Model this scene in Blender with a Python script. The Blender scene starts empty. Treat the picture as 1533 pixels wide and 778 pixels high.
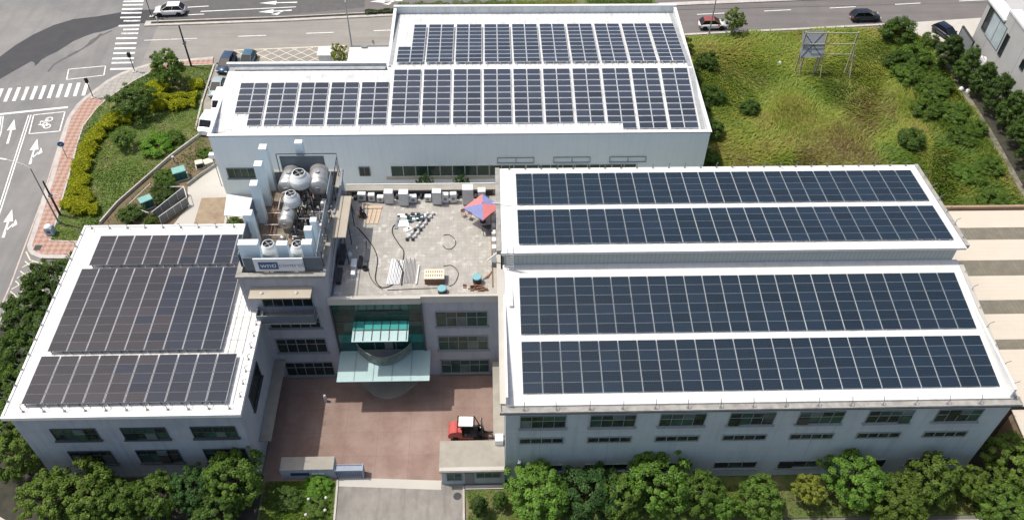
import bpy, math, random
import numpy as np
from mathutils import Vector, Matrix
random.seed(7); RNG = np.random.default_rng(7)
PI = math.pi; R = math.radians
sc = bpy.context.scene
COL = sc.collection

# ------------------------------------------------------------------ materials
def mat(name, col, rough=.8, var=.12, scale=1.5, metal=0., bump=0., bscale=20., spec=.3, col2=None, s2=.25, amt2=.5, lo=.45, hi=.7, detail=5, coat=0.):
    m = bpy.data.materials.new(name); m.use_nodes = True
    nt = m.node_tree; N = nt.nodes; L = nt.links
    b = N['Principled BSDF']
    b.inputs['Roughness'].default_value = rough; b.inputs['Metallic'].default_value = metal
    b.inputs['Specular IOR Level'].default_value = spec
    if coat: b.inputs['Coat Weight'].default_value = coat; b.inputs['Coat Roughness'].default_value = .05
    tc = N.new('ShaderNodeTexCoord')
    no = N.new('ShaderNodeTexNoise'); no.inputs['Scale'].default_value = scale; no.inputs['Detail'].default_value = detail
    no.inputs['Roughness'].default_value = .62
    L.new(tc.outputs['Object'], no.inputs['Vector'])
    r = N.new('ShaderNodeValToRGB')
    r.color_ramp.elements[0].position = .3; r.color_ramp.elements[1].position = .7
    r.color_ramp.elements[0].color = [max(0, c * (1 - var)) for c in col] + [1]
    r.color_ramp.elements[1].color = [min(1, c * (1 + var)) for c in col] + [1]
    L.new(no.outputs['Fac'], r.inputs['Fac'])
    out = r.outputs['Color']
    if col2:
        n2 = N.new('ShaderNodeTexNoise'); n2.inputs['Scale'].default_value = s2; n2.inputs['Detail'].default_value = 6; n2.inputs['Roughness'].default_value = .65
        L.new(tc.outputs['Object'], n2.inputs['Vector'])
        r2 = N.new('ShaderNodeMapRange'); r2.inputs['From Min'].default_value = lo; r2.inputs['From Max'].default_value = hi; r2.inputs['To Max'].default_value = amt2
        L.new(n2.outputs['Fac'], r2.inputs['Value'])
        mx = N.new('ShaderNodeMix'); mx.data_type = 'RGBA'
        L.new(r2.outputs['Result'], mx.inputs['Factor']); L.new(out, mx.inputs['A']); mx.inputs['B'].default_value = list(col2) + [1]
        out = mx.outputs['Result']
    L.new(out, b.inputs['Base Color'])
    if bump:
        n3 = N.new('ShaderNodeTexNoise'); n3.inputs['Scale'].default_value = bscale; n3.inputs['Detail'].default_value = 3
        L.new(tc.outputs['Object'], n3.inputs['Vector'])
        bp = N.new('ShaderNodeBump'); bp.inputs['Strength'].default_value = bump; bp.inputs['Distance'].default_value = .05
        L.new(n3.outputs['Fac'], bp.inputs['Height']); L.new(bp.outputs['Normal'], b.inputs['Normal'])
    m['_out'] = 0
    return m

def add_lines(m, axis, period, width, col, fac=.6, offset=0.):
    """regular seams / joints along one object axis, mixed into the base colour"""
    nt = m.node_tree; N = nt.nodes; L = nt.links; b = N['Principled BSDF']
    src = b.inputs['Base Color'].links[0].from_socket
    tc = N.new('ShaderNodeTexCoord'); sx = N.new('ShaderNodeSeparateXYZ'); L.new(tc.outputs['Object'], sx.inputs[0])
    def math_(op, a, v):
        n = N.new('ShaderNodeMath'); n.operation = op
        L.new(a, n.inputs[0]); n.inputs[1].default_value = v; return n.outputs[0]
    a = math_('ADD', sx.outputs[axis], 1000 + offset); a = math_('DIVIDE', a, period); a = math_('FRACT', a, 0)
    a = math_('LESS_THAN', a, width / period); a = math_('MULTIPLY', a, fac)
    mx = N.new('ShaderNodeMix'); mx.data_type = 'RGBA'
    L.new(a, mx.inputs['Factor']); L.new(src, mx.inputs['A']); mx.inputs['B'].default_value = list(col) + [1]
    L.new(mx.outputs['Result'], b.inputs['Base Color'])
    return m

def add_streaks(m, col, fac=.5, sx=1.6, sz=.12, lo=.5, hi=.72):
    """rain streaks: noise drawn out down the wall"""
    nt = m.node_tree; N = nt.nodes; L = nt.links; b = N['Principled BSDF']; src = b.inputs['Base Color'].links[0].from_socket
    tc = N.new('ShaderNodeTexCoord'); mp = N.new('ShaderNodeMapping'); mp.inputs['Scale'].default_value = (sx, sx, sz)
    no = N.new('ShaderNodeTexNoise'); no.inputs['Scale'].default_value = 1; no.inputs['Detail'].default_value = 6; no.inputs['Roughness'].default_value = .7
    r = N.new('ShaderNodeMapRange'); r.inputs['From Min'].default_value = lo; r.inputs['From Max'].default_value = hi; r.inputs['To Max'].default_value = fac
    L.new(tc.outputs['Object'], mp.inputs['Vector']); L.new(mp.outputs['Vector'], no.inputs['Vector']); L.new(no.outputs['Fac'], r.inputs['Value'])
    mx = N.new('ShaderNodeMix'); mx.data_type = 'RGBA'; L.new(r.outputs['Result'], mx.inputs['Factor']); L.new(src, mx.inputs['A']); mx.inputs['B'].default_value = list(col) + [1]
    L.new(mx.outputs['Result'], b.inputs['Base Color']); return m

def leaf_mat(name, col, var=.35, trans=.35):
    m = bpy.data.materials.new(name); m.use_nodes = True
    nt = m.node_tree; N = nt.nodes; L = nt.links; N.remove(N['Principled BSDF'])
    tc = N.new('ShaderNodeTexCoord'); no = N.new('ShaderNodeTexNoise'); no.inputs['Scale'].default_value = 3.5; no.inputs['Detail'].default_value = 3
    L.new(tc.outputs['Object'], no.inputs['Vector'])
    oi = N.new('ShaderNodeObjectInfo')
    r = N.new('ShaderNodeValToRGB'); r.color_ramp.elements[0].position = .32; r.color_ramp.elements[1].position = .68
    r.color_ramp.elements[0].color = [c * (1 - var) for c in col] + [1]
    r.color_ramp.elements[1].color = [min(1, c * k) for c, k in zip(col, (1 + var * 1.2, 1 + var, 1 + var * .3))] + [1]
    L.new(no.outputs['Fac'], r.inputs['Fac'])
    hs = N.new('ShaderNodeHueSaturation'); L.new(r.outputs['Color'], hs.inputs['Color'])
    mr = N.new('ShaderNodeMapRange'); mr.inputs['To Min'].default_value = .85; mr.inputs['To Max'].default_value = 1.15
    L.new(oi.outputs['Random'], mr.inputs['Value']); L.new(mr.outputs['Result'], hs.inputs['Value'])
    d = N.new('ShaderNodeBsdfDiffuse'); t = N.new('ShaderNodeBsdfTranslucent'); g = N.new('ShaderNodeBsdfGlossy'); g.inputs['Roughness'].default_value = .45
    L.new(hs.outputs['Color'], d.inputs['Color']); L.new(hs.outputs['Color'], t.inputs['Color']); g.inputs['Color'].default_value = (.45, .5, .35, 1)
    mx = N.new('ShaderNodeMixShader'); mx.inputs[0].default_value = trans; L.new(d.outputs[0], mx.inputs[1]); L.new(t.outputs[0], mx.inputs[2])
    m2 = N.new('ShaderNodeMixShader'); m2.inputs[0].default_value = .025; L.new(mx.outputs[0], m2.inputs[1]); L.new(g.outputs[0], m2.inputs[2])
    L.new(m2.outputs[0], N['Material Output'].inputs['Surface'])
    return m

def grass_mat(name, stops, scale=.12, var=.25):
    """grass whose hue follows broad patches of the field"""
    m = leaf_mat(name, (.1, .1, .1), 0, .3)
    nt = m.node_tree; N = nt.nodes; L = nt.links
    hs = [n for n in N if n.type == 'HUE_SAT'][0]; ge = N.new('ShaderNodeTexCoord')
    n1 = N.new('ShaderNodeTexNoise'); n1.inputs['Scale'].default_value = scale; n1.inputs['Detail'].default_value = 5; n1.inputs['Roughness'].default_value = .6
    L.new(ge.outputs['Object'], n1.inputs['Vector'])
    r = N.new('ShaderNodeValToRGB'); cr = r.color_ramp
    while len(cr.elements) < len(stops): cr.elements.new(.5)
    for e, (p, c) in zip(cr.elements, stops): e.position = p; e.color = list(c) + [1]
    L.new(n1.outputs['Fac'], r.inputs['Fac'])
    n2 = N.new('ShaderNodeTexNoise'); n2.inputs['Scale'].default_value = 2.2; n2.inputs['Detail'].default_value = 4
    L.new(ge.outputs['Object'], n2.inputs['Vector'])
    mr = N.new('ShaderNodeMapRange'); mr.inputs['From Min'].default_value = .3; mr.inputs['From Max'].default_value = .7
    mr.inputs['To Min'].default_value = 1 - var; mr.inputs['To Max'].default_value = 1 + var
    L.new(n2.outputs['Fac'], mr.inputs['Value'])
    h2 = N.new('ShaderNodeHueSaturation'); L.new(r.outputs['Color'], h2.inputs['Color']); L.new(mr.outputs['Result'], h2.inputs['Value'])
    for n in list(N):
        if n.type in ('BSDF_DIFFUSE', 'BSDF_TRANSLUCENT'): L.new(h2.outputs['Color'], n.inputs['Color'])
    return m

def glass_mat(name, col, rough=.06, var=.3, spec=.4):
    m = mat(name, col, rough=rough, var=var, scale=.8, spec=spec)
    return m

def pv_mat(name, col, line, tint=.25, rough=.22):
    m = bpy.data.materials.new(name); m.use_nodes = True
    nt = m.node_tree; N = nt.nodes; L = nt.links; b = N['Principled BSDF']
    b.inputs['Roughness'].default_value = rough; b.inputs['Specular IOR Level'].default_value = .5
    tc = N.new('ShaderNodeTexCoord'); sx = N.new('ShaderNodeSeparateXYZ'); L.new(tc.outputs['Object'], sx.inputs[0])
    def M(op, a, v, v2=None):
        n = N.new('ShaderNodeMath'); n.operation = op
        L.new(a, n.inputs[0])
        if isinstance(v, float) or isinstance(v, int): n.inputs[1].default_value = v
        else: L.new(v, n.inputs[1])
        return n.outputs[0]
    ls = []
    for ax in (0, 1):
        a = M('ADD', sx.outputs[ax], 100.078); a = M('DIVIDE', a, .156); a = M('FRACT', a, 0)
        ls.append(M('LESS_THAN', a, .11))
    lf = M('MAXIMUM', ls[0], ls[1])
    oi = N.new('ShaderNodeObjectInfo')
    mr = N.new('ShaderNodeMapRange'); mr.inputs['To Min'].default_value = 1 - tint; mr.inputs['To Max'].default_value = 1 + tint; L.new(oi.outputs['Random'], mr.inputs['Value'])
    hs = N.new('ShaderNodeHueSaturation'); hs.inputs['Color'].default_value = list(col) + [1]; L.new(mr.outputs['Result'], hs.inputs['Value'])
    mx = N.new('ShaderNodeMix'); mx.data_type = 'RGBA'; L.new(lf, mx.inputs['Factor']); L.new(hs.outputs['Color'], mx.inputs['A']); mx.inputs['B'].default_value = list(line) + [1]
    L.new(mx.outputs['Result'], b.inputs['Base Color'])
    return m

def paint_mat(name, col, wear=.5):
    """road paint with worn gaps that show asphalt"""
    return mat(name, col, rough=.75, var=.08, scale=3, col2=(.24, .235, .22), s2=1.6, amt2=wear, lo=.5, hi=.62)

M_ = {}
M_['asphalt'] = mat('asphalt', (.245, .236, .22), .9, .10, .35, bump=.15, bscale=14, col2=(.15, .15, .152), s2=.05, amt2=.85, lo=.46, hi=.66)
def add_lane_wear(m, scale, col, fac):
    nt = m.node_tree; N = nt.nodes; L = nt.links; b = N['Principled BSDF']; src = b.inputs['Base Color'].links[0].from_socket
    tc = N.new('ShaderNodeTexCoord'); mp = N.new('ShaderNodeMapping'); mp.inputs['Scale'].default_value = scale
    no = N.new('ShaderNodeTexNoise'); no.inputs['Scale'].default_value = 1; no.inputs['Detail'].default_value = 5; no.inputs['Roughness'].default_value = .65
    r = N.new('ShaderNodeMapRange'); r.inputs['From Min'].default_value = .46; r.inputs['From Max'].default_value = .7; r.inputs['To Max'].default_value = fac
    L.new(tc.outputs['Object'], mp.inputs['Vector']); L.new(mp.outputs['Vector'], no.inputs['Vector']); L.new(no.outputs['Fac'], r.inputs['Value'])
    mx = N.new('ShaderNodeMix'); mx.data_type = 'RGBA'; L.new(r.outputs['Result'], mx.inputs['Factor']); L.new(src, mx.inputs['A']); mx.inputs['B'].default_value = list(col) + [1]
    L.new(mx.outputs['Result'], b.inputs['Base Color'])
add_lane_wear(M_['asphalt'], (.6, .05, 1), (.17, .165, .16), .6)
M_['asphalt_s'] = mat('asphalt_pale', (.29, .272, .243), .9, .07, .4, col2=(.24, .225, .20), s2=.15, amt2=.6)
M_['asphalt_d'] = mat('asphalt_brown', (.175, .16, .15), .9, .08, .4, col2=(.145, .135, .13), s2=.12, amt2=.6)
add_lane_wear(M_['asphalt_s'], (.04, .7, 1), (.20, .188, .17), .6); add_lane_wear(M_['asphalt_d'], (.04, .7, 1), (.115, .108, .102), .6)
M_['asphalt_n'] = mat('asphalt_new', (.075, .075, .078), .95, .12, .5, col2=(.08, .078, .078), s2=.2, amt2=.7, spec=.15)
M_['asphalt_wet'] = mat('asphalt_damp', (.115, .111, .106), .8, .12, 1)
M_['paint'] = paint_mat('road_paint', (.78, .78, .74), .25)
M_['paint_w'] = paint_mat('road_paint_worn', (.70, .69, .66), .75)
M_['paint_y'] = paint_mat('road_paint_cream', (.66, .60, .46), .35)
M_['paint_p'] = paint_mat('road_paint_pinkish', (.55, .44, .38), .5)
M_['kerb'] = mat('kerb_concrete', (.50, .46, .42), .9, .12, 1.2, col2=(.30, .27, .24), s2=.8, amt2=.5)
M_['concrete'] = mat('concrete', (.35, .325, .275), .9, .1, .8, col2=(.24, .22, .185), s2=.35, amt2=.7)
M_['concrete_l'] = mat('concrete_pale', (.50, .475, .42), .9, .08, .7, col2=(.37, .345, .30), s2=.35, amt2=.6)
M_['drive'] = mat('driveway_concrete', (.275, .255, .225), .9, .1, .9, col2=(.19, .178, .16), s2=.4, amt2=.7)
def add_checker(m, size, ang, col, fac=.7):
    nt = m.node_tree; N = nt.nodes; L = nt.links; b = N['Principled BSDF']; src = b.inputs['Base Color'].links[0].from_socket
    tc = N.new('ShaderNodeTexCoord'); mp = N.new('ShaderNodeMapping'); mp.inputs['Rotation'].default_value = (0, 0, ang); mp.inputs['Location'].default_value = (.3, .2, .31)
    ck = N.new('ShaderNodeTexChecker'); ck.inputs['Scale'].default_value = 1 / size; ck.inputs['Color1'].default_value = (1, 1, 1, 1); ck.inputs['Color2'].default_value = (0, 0, 0, 1)
    L.new(tc.outputs['Object'], mp.inputs['Vector']); L.new(mp.outputs['Vector'], ck.inputs['Vector'])
    mu = N.new('ShaderNodeMath'); mu.operation = 'MULTIPLY'; mu.inputs[1].default_value = fac; L.new(ck.outputs['Fac'], mu.inputs[0])
    mx = N.new('ShaderNodeMix'); mx.data_type = 'RGBA'; L.new(mu.outputs[0], mx.inputs['Factor']); L.new(src, mx.inputs['A']); mx.inputs['B'].default_value = list(col) + [1]
    L.new(mx.outputs['Result'], b.inputs['Base Color'])
M_['brick'] = mat('brick_paving', (.36, .20, .15), .9, .12, 3)
add_checker(M_['brick'], .52, R(45), (.45, .35, .28), .7)
M_['paver'] = mat('grey_paving', (.36, .34, .30), .9, .15, 2.5); add_lines(M_['paver'], 0, .8, .12, (.22, .21, .19), .5); add_lines(M_['paver'], 1, .8, .12, (.22, .21, .19), .5)
add_lane_wear(M_['drive'], (1.4, .25, 1), (.15, .14, .125), .7)
M_['court'] = mat('pink_concrete', (.25, .170, .138), .88, .12, .9, col2=(.33, .245, .205), s2=.22, amt2=.9, lo=.44, hi=.64, bump=.05)
add_lines(M_['court'], 0, 3.1, .05, (.20, .13, .115), .5); add_lines(M_['court'], 1, 2.6, .05, (.20, .13, .115), .5)
M_['ditch'] = mat('mossy_concrete', (.22, .20, .165), .9, .2, 1.2, col2=(.09, .095, .05), s2=.7, amt2=.9, lo=.42, hi=.6)
M_['soil'] = mat('soil', (.17, .125, .075), .95, .3, 1.2, col2=(.085, .095, .035), s2=.6, amt2=.8)
M_['lot'] = mat('grassy_soil', (.15, .155, .035), .95, .3, .8, col2=(.19, .13, .06), s2=.14, amt2=.9, lo=.52, hi=.66)
M_['garden'] = mat('lawn_soil', (.10, .14, .035), .95, .3, 1.2, col2=(.22, .18, .10), s2=.25, amt2=.8, lo=.5, hi=.66)
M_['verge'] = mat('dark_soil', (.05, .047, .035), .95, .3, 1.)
M_['tan'] = mat('tan_gravel', (.33, .255, .175), .95, .15, 1.5, col2=(.20, .15, .10), s2=.6, amt2=.6)
M_['ground'] = mat('bare_ground', (.17, .165, .14), .95, .2, .08, col2=(.09, .10, .05), s2=.03, amt2=.8)
# buildings
M_['roofw'] = mat('white_metal_roof', (.71, .70, .665), .55, .04, .9, col2=(.52, .505, .46), s2=.7, amt2=.7, lo=.5, hi=.72); add_lines(M_['roofw'], 0, 1.02, .05, (.56, .555, .53), .6)
M_['roofr'] = mat('ribbed_white_roof', (.68, .68, .66), .55, .05, .8, col2=(.40, .385, .35), s2=.9, amt2=.75, lo=.5, hi=.7); add_lines(M_['roofr'], 0, .75, .14, (.46, .47, .47), .6)
M_['trimw'] = mat('white_painted_metal', (.74, .74, .715), .5, .04, 1.2, col2=(.55, .54, .5), s2=1.1, amt2=.5, lo=.52, hi=.7)
M_['gutter'] = mat('stained_gutter', (.34, .33, .30), .9, .15, 2, col2=(.16, .15, .13), s2=1.3, amt2=.6)
M_['grey_strip'] = mat('grey_roof_strip', (.36, .375, .38), .7, .1, 1.5, col2=(.2, .2, .19), s2=1.2, amt2=.6)  # grey of the strips that stand in for the parapet's inner face
M_['wall_f'] = mat('blue_grey_paint', (.45, .515, .52), .8, .04, .6, col2=(.38, .44, .45), s2=.25, amt2=.7); add_lines(M_['wall_f'], 0, 6.0, .04, (.2, .24, .28), .5, 2.4); add_lines(M_['wall_f'], 2, 3.75, .04, (.2, .24, .28), .4, .7)
M_['wall_o'] = mat('lilac_grey_paint', (.38, .39, .425), .8, .05, .7, col2=(.29, .305, .355), s2=.3, amt2=.6); add_lines(M_['wall_o'], 2, 3.9, .04, (.22, .23, .29), .4, 1.7)
M_['wall_l'] = mat('slate_blue_paint', (.38, .42, .465), .8, .05, .7, col2=(.27, .31, .37), s2=.3, amt2=.6); add_lines(M_['wall_l'], 2, 3.6, .03, (.2, .24, .3), .4)
M_['wall_b'] = mat('pale_blue_cladding', (.84, .96, .99), .6, .02, .5, col2=(.79, .91, .95), s2=.2, amt2=.6)
M_['wall_in'] = mat('parapet_inner', (.62, .66, .67), .7, .05, .8, col2=(.42, .44, .44), s2=.7, amt2=.5)
for k, c in (('wall_f', (.27, .31, .31)), ('wall_o', (.21, .215, .24)), ('wall_l', (.2, .23, .27)), ('wall_b', (.74, .83, .86)), ('wall_in', (.36, .37, .36))): add_streaks(M_[k], c)
add_lines(M_['wall_b'], 0, 1.2, .05, (.76, .85, .88), .6)
M_['frame'] = mat('aluminium_frame', (.24, .27, .275), .5, .05, 2)
M_['framed'] = mat('dark_frame', (.06, .07, .075), .5, .1, 2)
M_['pane'] = glass_mat('dark_window_glass', (.018, .026, .026), .1)
M_['pane2'] = glass_mat('green_window_glass', (.03, .07, .055), .15)
M_['pane3'] = glass_mat('curtained_glass', (.10, .13, .13), .15)
M_['cglass'] = glass_mat('bronze_curtain_glass', (.030, .058, .045), .08, .35, .25)
M_['tglass'] = glass_mat('teal_curtain_glass', (.02, .16, .135), .08)
M_['tglass_d'] = glass_mat('dark_teal_glass', (.015, .075, .065), .08)
M_['canopy_g'] = mat('frosted_teal_glass', (.42, .56, .545), .25, .04, .9, spec=.5)
M_['canopy_t'] = mat('clear_teal_glass', (.06, .33, .29), .12, .06, .9, spec=.5)
M_['balus'] = glass_mat('smoked_balustrade', (.20, .24, .20), .15); M_['balus'].node_tree.nodes['Principled BSDF'].inputs['Alpha'].default_value = .55
M_['awning'] = mat('beige_awning', (.42, .37, .29), .6, .05, 1.2)
M_['tile'] = mat('roof_terrace_tiles', (.38, .36, .32), .9, .16, 1.1, col2=(.58, .56, .52), s2=1.4, amt2=.8, lo=.55, hi=.66)
add_lines(M_['tile'], 0, .42, .05, (.32, .29, .25), .55); add_lines(M_['tile'], 1, .42, .05, (.32, .29, .25), .55)
M_['screen'] = mat('louvre_screen', (.10, .125, .15), .5, .1, 1.5); add_lines(M_['screen'], 2, .16, .06, (.22, .26, .29), .6)
M_['screenp'] = mat('blue_grey_panel', (.24, .31, .37), .45, .08, 1.2)
M_['floorb'] = mat('stained_plant_floor', (.30, .235, .165), .9, .25, 1.6, col2=(.12, .10, .085), s2=.8, amt2=.9, lo=.42, hi=.6)
M_['steel'] = mat('brushed_steel', (.62, .60, .57), .42, .12, 2.5, metal=.75)
M_['steel_d'] = mat('dark_steel', (.05, .055, .06), .5, .2, 3, metal=.3)
M_['pipe'] = mat('grey_pipe', (.33, .35, .36), .5, .2, 3, metal=.3)
M_['pipe_w'] = mat('white_pipe', (.7, .7, .68), .5, .08, 3)
M_['white'] = mat('white_paint', (.8, .8, .79), .45, .03, 2)
M_['plastic'] = mat('white_fibreglass', (.74, .76, .75), .4, .06, 2.5, col2=(.5, .5, .48), s2=1.4, amt2=.45)
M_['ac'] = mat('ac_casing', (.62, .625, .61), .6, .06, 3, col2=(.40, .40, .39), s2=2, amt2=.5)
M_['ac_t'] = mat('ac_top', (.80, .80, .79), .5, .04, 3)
M_['black'] = mat('black_rubber', (.015, .015, .016), .7, .2, 4)
M_['hose'] = mat('dark_hose', (.055, .052, .048), .7, .2, 4)
M_['dark'] = mat('dark_grey', (.05, .052, .055), .6, .2, 3)
M_['midgrey'] = mat('mid_grey', (.22, .23, .235), .6, .1, 2)
M_['red'] = mat('red_paint', (.50, .10, .09), .4, .06, 2)
M_['redf'] = mat('red_canvas', (.62, .21, .21), .8, .06, 2)
M_['bluef'] = mat('blue_canvas', (.22, .24, .44), .8, .06, 2)
M_['teal'] = mat('faded_teal_plastic', (.20, .42, .44), .5, .1, 3)
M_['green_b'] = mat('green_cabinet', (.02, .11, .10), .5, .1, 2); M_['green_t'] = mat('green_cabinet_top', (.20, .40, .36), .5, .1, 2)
M_['cream'] = mat('cream_paint', (.66, .60, .47), .6, .06, 2)
M_['wood'] = mat('pale_timber', (.55, .42, .29), .8, .15, 4)
M_['woodb'] = mat('brown_timber', (.22, .115, .07), .8, .25, 5)
M_['creamroof'] = mat('cream_metal_roof', (.60, .53, .43), .6, .04, .6); add_lines(M_['creamroof'], 1, .5, .07, (.54, .485, .40), .5)
M_['oldroof'] = mat('weathered_sheet', (.20, .18, .135), .85, .25, 2, col2=(.12, .11, .085), s2=1, amt2=.7); add_lines(M_['oldroof'], 0, .45, .12, (.16, .145, .115), .6)
M_['brownwall'] = mat('tan_render', (.36, .25, .165), .85, .1, 1)
M_['bluesheet'] = mat('pale_blue_sheet', (.40, .49, .54), .4, .1, 1)
M_['wall_w'] = mat('off_white_render', (.46, .455, .44), .8, .04, .6, col2=(.39, .385, .375), s2=.2, amt2=.6); add_lines(M_['wall_w'], 1, 4.2, .07, (.16, .16, .16), .8, 1.0)
M_['skyglass'] = glass_mat('pale_glass', (.42, .49, .51), .1, .1)
M_['signw'] = mat('sign_board_white', (.78, .80, .81), .4, .03, 1); M_['signb'] = mat('sign_board_blue', (.055, .12, .24), .4, .05, 1); M_['signg'] = mat('sign_letter_grey', (.30, .31, .33), .4, .05, 1)
M_['bill'] = mat('billboard_back', (.33, .35, .375), .7, .06, .8)
M_['weathered'] = mat('weathered_timber', (.42, .39, .28), .85, .15, 2)
M_['bark'] = mat('bark', (.10, .075, .05), .9, .3, 4)
M_['blueplate'] = mat('blue_sign_plate', (.03, .13, .30), .4, .05, 2)
M_['gate'] = mat('steel_blue_gate', (.26, .31, .38), .45, .08, 2); M_['navy'] = mat('navy_metal', (.03, .045, .10), .5, .1, 2)
M_['carglass'] = glass_mat('car_glass', (.012, .014, .017), .05); M_['chrome'] = mat('wheel_alloy', (.35, .36, .37), .35, .05, 4, metal=.6)
M_['lampw'] = mat('white_lamp_glass', (.62, .62, .58), .3, .03, 2); M_['tail'] = mat('tail_lamp', (.35, .02, .02), .3, .05, 2)
M_['pvA'] = pv_mat('blue_black_cells', (.0075, .0165, .029), (.042, .062, .080), .3)
M_['pvB'] = pv_mat('indigo_cells', (.030, .038, .056), (.065, .078, .10), .35)
M_['pvD'] = pv_mat('slate_cells', (.016, .020, .031), (.062, .07, .088), .3)
M_['pvC'] = pv_mat('reflection_brown_cells', (.034, .030, .033), (.08, .076, .08), .25)  # brown cast of the sky reflection put into the cell colour
M_['pvframe'] = mat('module_frame', (.60, .63, .65), .45, .05, 4, metal=.2)
M_['pvframeB'] = mat('module_frame_bright', (.75, .77, .78), .45, .05, 4, metal=.1)
M_['pvframeD'] = mat('module_frame_dull', (.26, .25, .25), .5, .05, 4, metal=.2)
M_['pvframeC'] = mat('module_frame_silver', (.50, .51, .52), .5, .05, 4)
M_['pvframeA'] = mat('module_frame_grey', (.30, .34, .37), .5, .05, 4, metal=.2)
L_ = {k: leaf_mat('foliage_' + k, c) for k, c in dict(bright=(.13, .25, .046), mid=(.098, .172, .034), dark=(.074, .135, .030), olive=(.122, .190, .038), yellow=(.23, .27, .05), deep=(.058, .105, .027), hedge=(.345, .38, .022), cool=(.058, .130, .040), fresh=(.12, .26, .03)).items()}

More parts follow.
